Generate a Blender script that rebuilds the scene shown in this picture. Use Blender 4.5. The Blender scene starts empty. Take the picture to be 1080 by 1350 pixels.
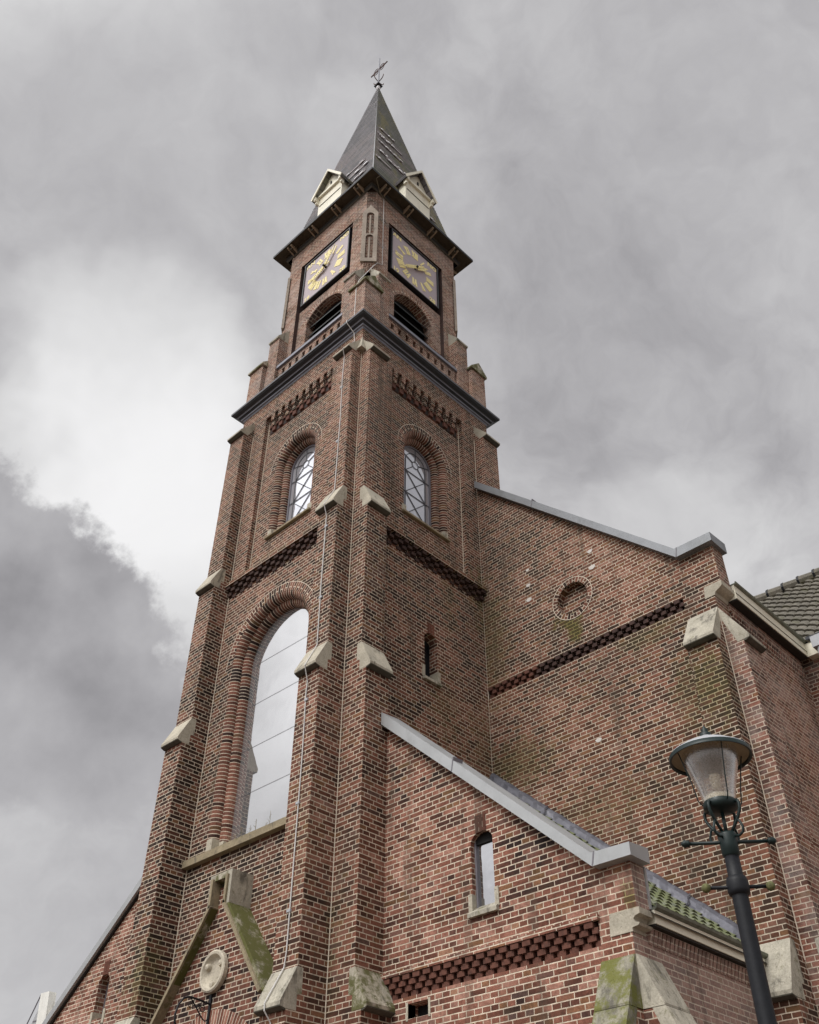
import bpy, bmesh, math, random
from mathutils import Vector, Matrix
from mathutils.geometry import tessellate_polygon
random.seed(7)
SC = bpy.context.scene
COL = SC.collection
R = math.radians
PI = math.pi

# ------------------------------------------------------------------ camera
cam = bpy.data.cameras.new("camera")
camo = bpy.data.objects.new("camera", cam)
COL.objects.link(camo)
SC.camera = camo
right = Vector((0.71881836, 0.69518895, 0.00353357))
fwd = Vector((-0.52807273, 0.54270195, 0.65315679))
up = right.cross(fwd)
camo.matrix_world = Matrix(((right.x, up.x, -fwd.x, 9.083), (right.y, up.y, -fwd.y, -8.004), (right.z, up.z, -fwd.z, 1.6), (0, 0, 0, 1)))
cam.sensor_fit = 'HORIZONTAL'
cam.sensor_width = 36
cam.lens = 1282.4 / 1080 * 36
cam.clip_start = 0.1
cam.clip_end = 3000

# ------------------------------------------------------------------ view
SC.view_settings.view_transform = 'Standard'
SC.view_settings.look = 'None'
SC.view_settings.gamma = 1
SC.view_settings.exposure = 0.0


# ------------------------------------------------------------------ node helper
class T:
    """small expression helper on top of a node tree"""
    def __init__(s, tree):
        s.t = tree

    def node(s, kind, **kw):
        n = s.t.nodes.new(kind)
        for k, v in kw.items():
            setattr(n, k, v)
        return n

    def put(s, sock, v):
        if isinstance(v, Q):
            s.t.links.new(v.s, sock)
        elif isinstance(v, bpy.types.NodeSocket):
            s.t.links.new(v, sock)
        elif v is not None:
            if sock.type == 'RGBA' and len(v) == 3:
                v = (*v, 1)
            sock.default_value = v

    def m(s, op, a, b=None, c=None, clamp=False):
        n = s.node('ShaderNodeMath', operation=op, use_clamp=clamp)
        s.put(n.inputs[0], a)
        if b is not None:
            s.put(n.inputs[1], b)
        if c is not None:
            s.put(n.inputs[2], c)
        return Q(s, n.outputs[0])

    def vm(s, op, a, b=None, out=0):
        n = s.node('ShaderNodeVectorMath', operation=op)
        s.put(n.inputs[0], a)
        if b is not None:
            s.put(n.inputs[1], b)
        return Q(s, n.outputs['Value' if out else 0])

    def smooth(s, x, a, b):
        n = s.node('ShaderNodeMapRange', interpolation_type='SMOOTHSTEP')
        s.put(n.inputs[0], x)
        n.inputs[1].default_value = a
        n.inputs[2].default_value = b
        return Q(s, n.outputs[0])

    def lin(s, x, a, b, c=0., d=1.):
        n = s.node('ShaderNodeMapRange')
        s.put(n.inputs[0], x)
        for i, v in enumerate((a, b, c, d)):
            n.inputs[i + 1].default_value = v
        return Q(s, n.outputs[0])

    def noise(s, vec, scale, detail=4, rough=.55, dist=0., dim='3D', out=0):
        n = s.node('ShaderNodeTexNoise', noise_dimensions=dim)
        s.put(n.inputs['Vector'], vec)
        n.inputs['Scale'].default_value = scale
        n.inputs['Detail'].default_value = detail
        n.inputs['Roughness'].default_value = rough
        n.inputs['Distortion'].default_value = dist
        return Q(s, n.outputs[out])

    def xyz(s, x, y, z):
        n = s.node('ShaderNodeCombineXYZ')
        for i, v in enumerate((x, y, z)):
            s.put(n.inputs[i], v)
        return Q(s, n.outputs[0])

    def sep(s, v):
        n = s.node('ShaderNodeSeparateXYZ')
        s.put(n.inputs[0], v)
        return [Q(s, o) for o in n.outputs]

    def white(s, v):
        n = s.node('ShaderNodeTexWhiteNoise', noise_dimensions='3D')
        s.put(n.inputs['Vector'], v)
        return Q(s, n.outputs['Value'])

    def ramp(s, x, stops, interp='LINEAR'):
        n = s.node('ShaderNodeValToRGB')
        e = n.color_ramp
        e.interpolation = interp
        while len(e.elements) < len(stops):
            e.elements.new(.5)
        for el, (p, c) in zip(e.elements, stops):
            el.position = p
            el.color = (*c, 1) if len(c) == 3 else c
        s.put(n.inputs[0], x)
        return Q(s, n.outputs[0])

    def mix(s, f, a, b, mode='MIX'):
        n = s.node('ShaderNodeMix', data_type='RGBA', blend_type=mode)
        n.clamp_factor = True
        s.put(n.inputs[0], f)
        s.put(n.inputs[6], a)
        s.put(n.inputs[7], b)
        return Q(s, n.outputs[2])


class Q:
    def __init__(s, t, sock):
        s.t, s.s = t, sock

    def __add__(s, o): return s.t.m('ADD', s, o)
    __radd__ = __add__
    def __sub__(s, o): return s.t.m('SUBTRACT', s, o)
    def __rsub__(s, o): return s.t.m('SUBTRACT', o, s)
    def __mul__(s, o): return s.t.m('MULTIPLY', s, o)
    __rmul__ = __mul__
    def __truediv__(s, o): return s.t.m('DIVIDE', s, o)
    def floor(s): return s.t.m('FLOOR', s)
    def frac(s): return s.t.m('FRACT', s)
    def abs(s): return s.t.m('ABSOLUTE', s)
    def min(s, o): return s.t.m('MINIMUM', s, o)
    def max(s, o): return s.t.m('MAXIMUM', s, o)


# ------------------------------------------------------------------ world: overcast cloud sky
world = bpy.data.worlds.new("World")
SC.world = world
world.use_nodes = True
wt = T(world.node_tree)
world.node_tree.nodes.clear()
SUN_EL, SUN_AZ = R(50), R(-92)      # azimuth measured from +x towards +y : the bright part of the cloud is behind the camera
sky = wt.node('ShaderNodeTexSky', sky_type='NISHITA')
sky.sun_disc = False
sky.sun_elevation = SUN_EL
sky.sun_rotation = R(90) - SUN_AZ
tc = wt.node('ShaderNodeTexCoord')
dirv = Q(wt, tc.outputs['Generated'])
dx, dy, dz = wt.sep(dirv)
warp = wt.noise(dirv, 2.2, 5, .6, 0, out=1)
pl = wt.vm('ADD', dirv, wt.vm('SCALE', wt.vm('SUBTRACT', warp, (.5, .5, .5)), None))
pl.s.node.inputs[1].default_value = (0, 0, 0)
sc_n = [n for n in world.node_tree.nodes if n.type == 'VECT_MATH' and n.operation == 'SCALE'][0]
sc_n.inputs['Scale'].default_value = .35
wt.put(pl.s.node.inputs[1], Q(wt, sc_n.outputs[0]))
flat = wt.vm('MULTIPLY', pl, (1.0, 1.0, 1.25))
n1 = wt.noise(flat, 3.1, 9, .55)
n2 = wt.noise(flat, 9.0, 9, .6)
base = wt.lin(n1 * .70 + n2 * .30, .37, .63, .43, .68)
tex = (n2 - .5) * .30 + (n1 - .5) * .34


def blob(c, r0, r1):
    v = Vector(c).normalized()
    d = wt.vm('DOT_PRODUCT', pl, tuple(v), out=1)
    l = wt.vm('LENGTH', pl, out=1)
    return wt.smooth(d / l, math.cos(R(r1)), math.cos(R(r0)))


val = base
for c, r0, r1, amt, tgt in (
        ((-0.52, 0.03, 0.85), 6, 20, .85, .50),
        ((-0.10, 0.45, 0.89), 2, 12, .5, .40),
        ((-0.25, 0.40, 0.88), 3, 17, .6, .42),
        ((-0.351, 0.557, 0.753), 2, 13, .6, .40),
        ((-0.10, 0.62, 0.78), 2, 14, .5, .44),
        ((-0.52, 0.28, 0.81), 1, 9, .5, .42),
        ((-0.35, 0.10, 0.93), 2, 16, .5, .56),
        ((-0.80, 0.12, 0.59), 3, 12, .5, .54),
        ((-0.56, 0.10, 0.82), 3, 12, .5, .54),
        ((-0.634, 0.257, 0.729), 1, 8, .9, .80),
        ((-0.690, 0.325, 0.648), 2, 9.5, 1., .93),
        ((-0.725, 0.405, 0.560), 2, 8, 1., .92),
        ((-0.327, 0.688, 0.648), 1, 5, .8, .62),
        ((-0.818, 0.445, 0.366), 2, 16, .7, .50)):
    k = blob(c, r0, r1) * amt
    val = val + k * (tgt - val)
val = val + tex * wt.lin(val, .3, .85, 1., .25)
# the dark cumulus with a crisp, lumpy edge at lower left
cum = None
for c, rr in (((-0.785, 0.285, 0.555), 4.2), ((-0.775, 0.355, 0.52), 4.6), ((-0.83, 0.30, 0.49), 8), ((-0.80, 0.40, 0.452), 5.5), ((-0.83, 0.22, 0.55), 7)):
    v = Vector(c).normalized()
    d = wt.vm('DOT_PRODUCT', dirv, tuple(v), out=1)
    e = wt.m('ARCCOSINE', wt.m('MINIMUM', d, .999999)) - R(rr)
    cum = e if cum is None else wt.m('SMOOTH_MIN', cum, e, .03)
nb = wt.noise(dirv, 17, 7, .6)
edge = wt.smooth(cum + (nb - .5) * .10, .008, -.014)
inner = wt.lin(wt.noise(dirv, 9, 6, .5), .35, .7, .28, .50)
fade = wt.smooth(dz, .30, .50)
val = val + edge * fade * .9 * (inner - val)
# the side towards the veiled sun is brighter
sund = (math.cos(SUN_EL) * math.cos(SUN_AZ), math.cos(SUN_EL) * math.sin(SUN_AZ), math.sin(SUN_EL))
glow = wt.smooth(wt.vm('DOT_PRODUCT', dirv, sund, out=1), .60, 1.0)
val = val * (1. + glow * 3.4)
cloud = wt.mix(wt.smooth(val, .3, .75), (.985, .962, 1.0), (1.0, .995, 1.0))
cloudc = wt.vm('MULTIPLY', cloud, wt.xyz(val, val, val))
skyc = wt.vm('MULTIPLY', Q(wt, sky.outputs[0]), (.08, .08, .08))
final = wt.mix(.97, skyc, cloudc)
bg = wt.node('ShaderNodeBackground')
wt.put(bg.inputs[0], final)
bg.inputs[1].default_value = 1.0
wo = wt.node('ShaderNodeOutputWorld')
world.node_tree.links.new(bg.outputs[0], wo.inputs[0])

sun = bpy.data.lights.new("sun", 'SUN')
sun.energy = 1.5
sun.angle = R(16)
sun.color = (1, .97, .93)
suno = bpy.data.objects.new("sun", sun)
COL.objects.link(suno)
suno.location = (20, -20, 30)
suno.rotation_euler = (-Vector(sund)).to_track_quat('-Z', 'Y').to_euler()


# ------------------------------------------------------------------ materials
def new_mat(name):
    m = bpy.data.materials.new(name)
    m.use_nodes = True
    m.node_tree.nodes.clear()
    t = T(m.node_tree)
    b = t.node('ShaderNodeBsdfPrincipled')
    o = t.node('ShaderNodeOutputMaterial')
    m.node_tree.links.new(b.outputs[0], o.inputs[0])
    return m, t, b


def bump(t, b, h, strength=.5, dist=.01):
    n = t.node('ShaderNodeBump')
    n.inputs['Strength'].default_value = strength
    n.inputs['Distance'].default_value = dist
    t.put(n.inputs['Height'], h)
    t.put(b.inputs['Normal'], n.outputs[0])


HD, CR = .1116, .0616     # header pitch, course height


def brick_mat(name, dark=0., pale=0., eff=0., moss=(), soot=(), warm=0., crs=CR, speck=0., tone=1.):
    m, t, b = new_mat(name)
    uv = t.node('ShaderNodeUVMap')
    g = t.node('ShaderNodeNewGeometry')
    pos = Q(t, g.outputs['Position'])
    wob = t.noise(pos, 9, 3, .6, out=1)
    wu, wv, _ = t.sep(wob)
    u, v, _ = t.sep(Q(t, uv.outputs[0]))
    u = u + (wu - .5) * .009
    v = v + (wv - .5) * .006
    row = (v / crs).floor()
    fv = v - row * crs
    par = t.m('MODULO', row.abs(), 2.)            # 0: stretchers, 1: headers
    st = t.m('MODULO', (row.abs() * .5).floor(), 2.)
    off = par * (HD * .5) + (1. - par) * st * HD
    pitch = HD * 2. - par * HD
    uu = u + off
    cu = (uu / pitch).floor()
    fu = uu - cu * pitch
    du = fu.min(pitch - fu) + .0008
    dv = fv.min(crs - fv)
    dist = du.min(dv)
    fine = t.noise(pos, 60, 3, .6)
    dj = dist + (fine - .5) * .0045
    joint = 1. - t.smooth(dj, .0046, .0070)        # 1 in the mortar
    rnd = t.white(t.xyz(cu, row, 3.))
    rnd2 = t.white(t.xyz(cu, row, 17.))
    big = t.noise(pos, .55, 5, .6)
    mid = t.noise(pos, 2.3, 4, .6)
    rp = rnd * rnd * (3. - 2. * rnd)
    k = rp * .58 + (big - .5) * 1.25 + (mid - .5) * .85 + .22 - dark + pale
    ragged = t.noise(pos, 1.9, 6, .65)
    for (c, rx, ry, rz_, s_) in soot:
        # sooty zone: the bricks are darker, the pointing stays
        d = t.vm('LENGTH', t.vm('MULTIPLY', t.vm('SUBTRACT', pos, c), (1 / rx, 1 / ry, 1 / rz_)), out=1)
        k = k - t.smooth(d + (ragged - .5) * 1.1, 1.15, .45) * s_
    col = t.ramp(k, [(0, (.018, .011, .010)), (.16, (.036, .019, .015)), (.34, (.085, .035, .024)), (.54, (.155, .062, .041)), (.78, (.232, .098, .067)), (1, (.33, .175, .13))])
    col = t.mix(t.smooth(rnd2, .86, .98) * .5, col, (.21, .115, .05))
    col = t.mix((1. - t.smooth(rnd2, .02, .14)) * .6, col, (.14, .085, .07))
    sp = t.noise(pos, 120, 3, .7)
    col = t.mix(1., col, t.ramp(sp, [(.25, (.55, .55, .55)), (.75, (1.4, 1.4, 1.4))]), 'MULTIPLY')
    blot = t.noise(pos, 26, 4, .6)
    col = t.mix(1., col, t.ramp(blot, [(.3, (.72, .70, .70)), (.7, (1.25, 1.25, 1.25))]), 'MULTIPLY')
    if warm:
        col = t.mix(warm, col, (.17, .095, .045))
    mort = t.mix(t.smooth(t.noise(pos, 14, 4, .6), .35, .65), (.71, .605, .475), (.50, .42, .325))
    soot = t.smooth(big * .6 + mid * .4, .60, .40)
    mort = t.mix(soot * .25, mort, (.20, .165, .14))
    col = t.mix(joint, col, mort)
    if eff or pale:
        e = t.smooth(t.noise(t.vm('MULTIPLY', pos, (1, 1, 1.8)), 1.7, 6, .65), .62 - .3 * eff, .82 - .2 * eff) * t.lin(sp, .3, .7, .35, 1.) * (.45 * min(1., eff + pale))
        col = t.mix(e, col, (.52, .45, .41))
    if speck:
        s1 = t.smooth(t.noise(pos, 5, 5, .7), .70, .76) * speck
        col = t.mix(s1, col, (.50, .43, .37))
    # rain streaks
    stk = t.smooth(t.noise(t.vm('MULTIPLY', pos, (5, 5, .35)), 1.2, 4, .6), .52, .74)
    col = t.mix(stk * .5, col, (.075, .058, .042))
    for (c, rad, h, s_) in moss:
        # patch of algae: centre, horizontal radius, vertical radius, strength
        d = t.vm('LENGTH', t.vm('MULTIPLY', t.vm('SUBTRACT', pos, c), (1 / rad, 1 / rad, 1 / h)), out=1)
        f = t.smooth(d + (t.noise(t.vm('MULTIPLY', pos, (1, 1, .45)), 7, 7, .75) - .5) * 2.6, 1.0, .25) * s_
        f = f * (.55 + .45 * joint.max(t.smooth(rnd2, .3, .7)))
        col = t.mix(f, col, t.mix(joint, (.066, .054, .020), (.27, .23, .09)))
    if tone != 1.:
        col = t.mix(1., col, (tone,) * 3, 'MULTIPLY')
    t.put(b.inputs['Base Color'], col)
    b.inputs['Roughness'].default_value = .92
    b.inputs['Specular IOR Level'].default_value = .25
    bump(t, b, (1. - joint) * .7 + sp * .16 + blot * .2, .8, .006)
    return m


def stone_mat(name, base=(.52, .475, .38), moss=.3, dark=.3, mosscol=(.085, .085, .018)):
    m, t, b = new_mat(name)
    g = t.node('ShaderNodeNewGeometry')
    pos = Q(t, g.outputs['Position'])
    nz = t.sep(Q(t, g.outputs['Normal']))[2]
    a = t.noise(pos, 3.5, 6, .65)
    f = t.noise(pos, 45, 4, .6)
    col = t.mix(t.smooth(a, .35, .7), tuple(c * .74 for c in base), base)
    col = t.mix(1., col, t.ramp(f, [(.3, (.80, .79, .77)), (.7, (1.12, 1.12, 1.12))]), 'MULTIPLY')
    dk = t.smooth(t.noise(t.vm('MULTIPLY', pos, (1, 1, .35)), 7, 6, .7), .58 - .17 * dark, .72 - .1 * dark)
    col = t.mix(dk * .75, col, (.075, .068, .055))
    ms = t.smooth(t.noise(pos, 4.2, 6, .75), .70 - .42 * moss, .80 - .32 * moss)
    col = t.mix(ms * min(1., .55 + moss * .5), col, mosscol)
    t.put(b.inputs['Base Color'], col)
    b.inputs['Roughness'].default_value = .9
    chip = t.smooth(t.noise(pos, 16, 3, .6), .60, .72)
    bump(t, b, a * .5 + f * .5 - chip * .8, .6, .012)
    return m


def plain_mat(name, col, rough=.6, metal=0., var=.15, scale=8, bmp=.15, spec=.5, stain=None, stain_amt=.3):
    m, t, b = new_mat(name)
    g = t.node('ShaderNodeNewGeometry')
    pos = Q(t, g.outputs['Position'])
    a = t.noise(pos, scale, 6, .6)
    c = t.mix(1., (*col, 1), t.ramp(a, [(.25, (1 - var,) * 3), (.75, (1 + var,) * 3)]), 'MULTIPLY')
    if stain:
        s_ = t.smooth(t.noise(t.vm('MULTIPLY', pos, (1, 1, .5)), scale * .9, 6, .7), .5, .75)
        c = t.mix(s_ * stain_amt, c, stain)
    t.put(b.inputs['Base Color'], c)
    b.inputs['Roughness'].default_value = rough
    b.inputs['Metallic'].default_value = metal
    b.inputs['Specular IOR Level'].default_value = spec
    if bmp:
        bump(t, b, a, bmp, .01)
    return m


M = {}
M['tower'] = brick_mat('tower_brick', dark=.05, warm=.06, soot=(((-1.9, 0, 6.7), 2.2, .5, .8, .26), ((-3.2, 0, 8.5), .5, .6, 3.5, .22), ((-.9, 0, 10.5), .8, .5, 2., .18), ((0, 1.0, 11.2), .4, 1., 1.6, .16), ((0, .9, 15.), .3, .5, 2., .16), ((-2.2, 0, 15.8), 1.6, .5, .6, .12)), moss=(((0, 2.3, 11.6), .3, 1.3, .25), ((0, 3.3, 11.9), .5, 1.1, .65), ((0, 2.2, 9.2), .5, .9, .35), ((0, 3.2, 8.8), .8, 1.2, .35)))
M['shaft'] = brick_mat('buttress_brick', dark=.0, warm=.06, soot=(((-3.3, -.2, 7.5), .5, .8, 4.5, .32), ((0, 0, 10.4), 1., 1., 1.7, .20), ((-3.25, -.2, 13.5), .4, .5, 2.8, .16), ((.2, .2, 14.6), .5, .6, 1.6, .10)), moss=(((0, .25, 5.3), .5, 1.3, .40), ((-.2, -.4, 6.4), .4, 1.2, .25), ((-3.25, -.45, 5.4), .5, .7, .6)))
M['upper'] = brick_mat('belfry_brick', dark=-.04, pale=.14, eff=.8, speck=.3, warm=.10)
M['roll'] = brick_mat('jamb_brick', dark=.10)
M['nave'] = brick_mat('nave_brick', dark=.0, warm=.12, soot=(((.8, 3.2, 12.6), 1.6, .6, 1.8, .15), ((1.9, 3.2, 10.7), 1.3, .6, .8, .12), ((4.1, 3., 8.2), .7, .6, 1.3, .24), ((3.6, 3.2, 9.9), 1.0, .5, .5, .16)), moss=(((.1, 3.2, 11.0), .7, 1.6, .5), ((.5, 3.2, 8.5), .9, .6, .6), ((1.78, 3.2, 10.66), .34, .22, 1.5), ((1.86, 3.2, 10.42), .24, .34, 1.3), ((1.9, 3.2, 7.4), 1.2, .5, .35), ((3.55, 3.0, 5.3), .45, .5, 1.), ((4.05, 3.0, 8.4), .42, .9, .7), ((3.6, 3.2, 8.6), .4, .8, .5), ((3.1, 3.2, 9.7), .8, .3, .4)))
M['naveside'] = brick_mat('nave_side_brick', dark=-.08, pale=.08, eff=.8)
M['aisle'] = brick_mat('aisle_brick', dark=-.10, pale=.03, eff=.2, tone=1.12, soot=(((2.75, .45, 6.0), .65, .5, .7, .26), ((1.2, .45, 7.4), .8, .5, .7, .16), ((2.6, .45, 4.2), 1.4, .5, .4, .10), ((.55, .45, 4.6), .4, .5, .5, .12), ((-4.8, .45, 6.2), .7, .5, 1., .18)), speck=.8, moss=(((3.95, .5, 4.95), .2, .28, 1.),))
M['aisleside'] = brick_mat('aisle_side_brick', dark=-.14, pale=.10, eff=1.6, speck=.6)
M['frieze'] = plain_mat('grimy_frieze_brick', (.050, .027, .022), .95, 0, .55, 14, .5, stain=(.10, .05, .035), stain_amt=.6)  # grimy friezes; also paints shade into the clock recess
M['frieze_red'] = plain_mat('frieze_brick', (.120, .048, .032), .95, 0, .45, 14, .5, stain=(.05, .028, .024), stain_amt=.7)
M['mortar'] = plain_mat('mortar', (.64, .56, .45), .95, 0, .2, 30, .2)
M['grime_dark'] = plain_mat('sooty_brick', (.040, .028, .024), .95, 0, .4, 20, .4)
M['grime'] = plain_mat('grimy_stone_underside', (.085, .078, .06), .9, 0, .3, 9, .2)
M['portal'] = brick_mat('portal_brick', dark=.13)
M['stone'] = stone_mat('limestone', moss=.12, dark=.15)
M['stone_moss'] = stone_mat('mossy_limestone', moss=.75, dark=.4)
M['stone_streaked'] = stone_mat('streaked_mossy_limestone', base=(.34, .32, .25), moss=.70, dark=.95, mosscol=(.13, .135, .018))
M['stone_green'] = stone_mat('algae_covered_limestone', moss=.98, dark=.75, mosscol=(.095, .095, .022))
M['stone_sill'] = stone_mat('sandstone_sill', base=(.34, .28, .18), moss=.35, dark=.25)
M['stone_weather'] = stone_mat('weathered_limestone', base=(.50, .465, .38), moss=.36, dark=.55)
M['niche'] = stone_mat('niche_sandstone', base=(.40, .34, .28), moss=.0, dark=.05)
M['medal'] = stone_mat('medallion_stone', base=(.62, .56, .45), moss=.0, dark=.0)
M['zinc_dull'] = plain_mat('dull_zinc_sheet', (.225, .235, .25), .5, .3, .12, 4, .12, stain=(.12, .125, .12), stain_amt=.45)
M['zinc'] = plain_mat('zinc_sheet', (.38, .39, .395), .5, .3, .10, 4, .12, stain=(.22, .225, .22), stain_amt=.45)
M['lead'] = plain_mat('lead_sheet', (.105, .105, .125), .55, .35, .35, 7, .5, stain=(.30, .30, .33), stain_amt=.6)
M['gutter'] = plain_mat('mossy_gutter_zinc', (.16, .17, .13), .6, .1, .3, 12, .3, stain=(.07, .085, .03), stain_amt=.7)
M['slatecornice'] = plain_mat('cornice_lead', (.085, .088, .10), .5, .2, .25, 6, .2, stain=(.05, .06, .02), stain_amt=.5)
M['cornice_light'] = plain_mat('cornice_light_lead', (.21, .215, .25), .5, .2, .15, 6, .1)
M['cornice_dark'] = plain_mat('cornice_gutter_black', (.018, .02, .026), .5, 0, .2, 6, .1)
M['cream'] = plain_mat('cream_paint', (.80, .76, .62), .45, 0, .06, 5, .05, stain=(.42, .37, .26), stain_amt=.35)
M['white'] = plain_mat('white_paint', (.75, .74, .69), .5, 0, .08, 5, .05, stain=(.36, .34, .28), stain_amt=.3)
M['wood'] = plain_mat('eaves_wood', (.055, .042, .025), .8, 0, .4, 9, .2)
M['wood_dark'] = plain_mat('dark_timber', (.02, .017, .014), .8, 0, .3, 9, .2)
M['bracket_pale'] = plain_mat('bracket_paint', (.30, .23, .16), .7, 0, .25, 9, .1)
M['louvre'] = plain_mat('louvre_green_black', (.012, .016, .015), .6, 0, .3, 8, .1)
M['void'] = plain_mat('dark_interior', (.006, .006, .006), .95, 0, .1, 8, 0)
M['clock_face'] = plain_mat('clock_face_mauve', (.42, .355, .375), .6, 0, .06, 5, .0)
M['clock_frame'] = plain_mat('clock_frame_black', (.010, .010, .012), .5, 0, .1, 5, .0)
M['gold'] = plain_mat('gilded_numerals', (.90, .78, .36), .5, 0, .1, 20, .0)
M['iron'] = plain_mat('black_iron', (.012, .013, .016), .5, 0, .3, 30, .1, spec=.25)
M['green_iron'] = plain_mat('dark_green_iron', (.010, .021, .020), .42, .0, .25, 20, .08, spec=.35)
M['mossball'] = plain_mat('algae_covered_iron', (.12, .12, .045), .8, 0, .6, 60, .4)
M['frame'] = plain_mat('window_frame_grey', (.17, .16, .18), .5, 0, .1, 9, .0)
M['leadline'] = plain_mat('lead_came', (.07, .07, .08), .6, 0, .1, 9, .0)
M['cable'] = plain_mat('lightning_cable_white', (.62, .60, .58), .5, 0, .1, 9, .0)
M['rust'] = plain_mat('rusted_finial_iron', (.10, .045, .035), .8, 0, .4, 30, .1)
M['stem'] = plain_mat('dry_stems', (.20, .17, .11), .9, 0, .3, 9, 0)
M['paving'] = brick_mat('paving', dark=.25, tone=.7)
M['lampinner'] = plain_mat('lamp_reflector_beige', (.33, .27, .17), .5, 0, .2, 12, 0)
M['lampring'] = plain_mat('lamp_ring_cream', (.80, .76, .62), .5, 0, .05, 12, 0)
M['slate_grey'] = plain_mat('grey_cladding_boards', (.36, .37, .38), .6, 0, .06, 6, .05)
M['pvc'] = plain_mat('grey_downpipe', (.40, .41, .43), .4, 0, .05, 6, 0)
M['speck'] = plain_mat('mortar_patch', (.62, .58, .54), .9, 0, .1, 30, .2)


def slate_mat():
    m, t, b = new_mat('spire_slate')
    uv = t.node('ShaderNodeUVMap')
    g = t.node('ShaderNodeNewGeometry')
    pos = Q(t, g.outputs['Position'])
    nx, ny, nz = t.sep(Q(t, g.outputs['True Normal']))
    u, v, _ = t.sep(Q(t, uv.outputs[0]))
    ch, cw = .17, .24
    row = (v / ch).floor()
    fv = v - row * ch
    off = t.m('MODULO', row.abs(), 2.) * (cw * .5)
    uu = u + off
    cu = (uu / cw).floor()
    fu = uu - cu * cw
    rnd = t.white(t.xyz(cu, row, 5.))
    rowr = t.white(t.xyz(row, 2., 9.))
    big = t.noise(pos, .9, 5, .65)
    col = t.ramp(rnd * .55 + big * .45, [(.15, (.088, .084, .090)), (.5, (.155, .145, .155)), (.85, (.25, .225, .235))])
    # the flank turned to the weather side carries green and yellow lichen
    fl = t.smooth(nx, .3, .7)
    ms = t.smooth(t.noise(pos, 1.3, 6, .7), .38, .62)
    col = t.mix(fl * (.30 + ms * .5), col, (.140, .142, .085))
    yl = t.smooth(t.noise(t.vm('MULTIPLY', pos, (1.6, 1.6, .45)), 1.4, 5, .7), .50, .62)
    col = t.mix(fl * yl * .75, col, (.27, .235, .085))
    # battens of newer pink-brown slate in bands half way up
    zz = t.sep(pos)[2]
    band = t.smooth(zz, 24.2, 24.8) * t.smooth(zz, 28.2, 27.4)
    streak = t.smooth(t.noise(t.xyz(u * .35, row * 3.1, 1.), 2.6, 3, .6), .46, .54)
    col = t.mix(band * streak * .75, col, (.26, .215, .21))
    edge = 1. - t.smooth(fv, .004, .034)
    ve = 1. - t.smooth(fu.min(cw - fu), .0, .006)
    col = t.mix(edge.max(ve * .8) * .8, col, (.018, .017, .018))
    t.put(b.inputs['Base Color'], col)
    b.inputs['Roughness'].default_value = .6
    bump(t, b, fv * -6. + rnd * .5, .9, .02)
    return m


M['slate'] = slate_mat()
M['pale_slate'] = plain_mat('pinkish_slate', (.235, .205, .205), .6, 0, .25, 9, .3)
M['bright'] = plain_mat('lead_tab', (.80, .80, .82), .5, 0, .1, 9, .1)  # white also stands for glints on the spire slates


def tile_mat(name, c0, c1, moss, mc=(.10, .12, .02)):
    m, t, b = new_mat(name)
    g = t.node('ShaderNodeNewGeometry')
    pos = Q(t, g.outputs['Position'])
    a = t.noise(pos, 2.2, 6, .7)
    f = t.noise(pos, 30, 4, .65)
    col = t.mix(t.smooth(a * .5 + f * .5, .35, .65), c0, c1)
    ms = t.smooth(t.noise(pos, 3.1, 6, .7), .62 - .35 * moss, .72 - .3 * moss)
    col = t.mix(ms * (.3 + .6 * moss), col, mc)
    t.put(b.inputs['Base Color'], col)
    b.inputs['Roughness'].default_value = .85
    bump(t, b, f, .4, .008)
    return m


M['tile'] = tile_mat('grey_pantile', (.085, .078, .062), (.20, .18, .145), .25, (.11, .11, .05))
M['tile_moss'] = tile_mat('mossy_pantile', (.10, .11, .075), (.22, .23, .17), .6, (.13, .15, .045))


def glass_mat(name, refl, tint=(.55, .56, .58), rough=.02, dcol=(.5, .5, .52), wav=0.):
    m = bpy.data.materials.new(name)
    m.use_nodes = True
    m.node_tree.nodes.clear()
    t = T(m.node_tree)
    gl = t.node('ShaderNodeBsdfGlossy')
    gl.inputs['Roughness'].default_value = rough
    gl.inputs['Color'].default_value = (*tint, 1)
    df = t.node('ShaderNodeBsdfDiffuse')
    df.inputs['Color'].default_value = (*dcol, 1)
    mx = t.node('ShaderNodeMixShader')
    mx.inputs[0].default_value = refl
    o = t.node('ShaderNodeOutputMaterial')
    L = m.node_tree.links.new
    L(df.outputs[0], mx.inputs[1])
    L(gl.outputs[0], mx.inputs[2])
    L(mx.outputs[0], o.inputs[0])
    if wav:
        g = t.node('ShaderNodeNewGeometry')
        n = t.node('ShaderNodeBump')
        n.inputs['Strength'].default_value = wav
        n.inputs['Distance'].default_value = .02
        t.put(n.inputs['Height'], t.noise(Q(t, g.outputs['Position']), 2.5, 2, .5))
        L(n.outputs[0], gl.inputs['Normal'])
    return m


M['glass'] = glass_mat('storm_glazing', .84, (.60, .60, .61), .02, (.56, .56, .57), .05)
M['leaded'] = glass_mat('leaded_glass', .60, (.66, .67, .71), .03, (.55, .55, .59), .15)
M['darkglass'] = glass_mat('dark_slit_glass', .25, (.5, .5, .5), .08, (.02, .02, .022))
M['slitglass'] = glass_mat('slit_glass', .8, (.48, .48, .50), .03, (.2, .2, .2), .35)


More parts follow.
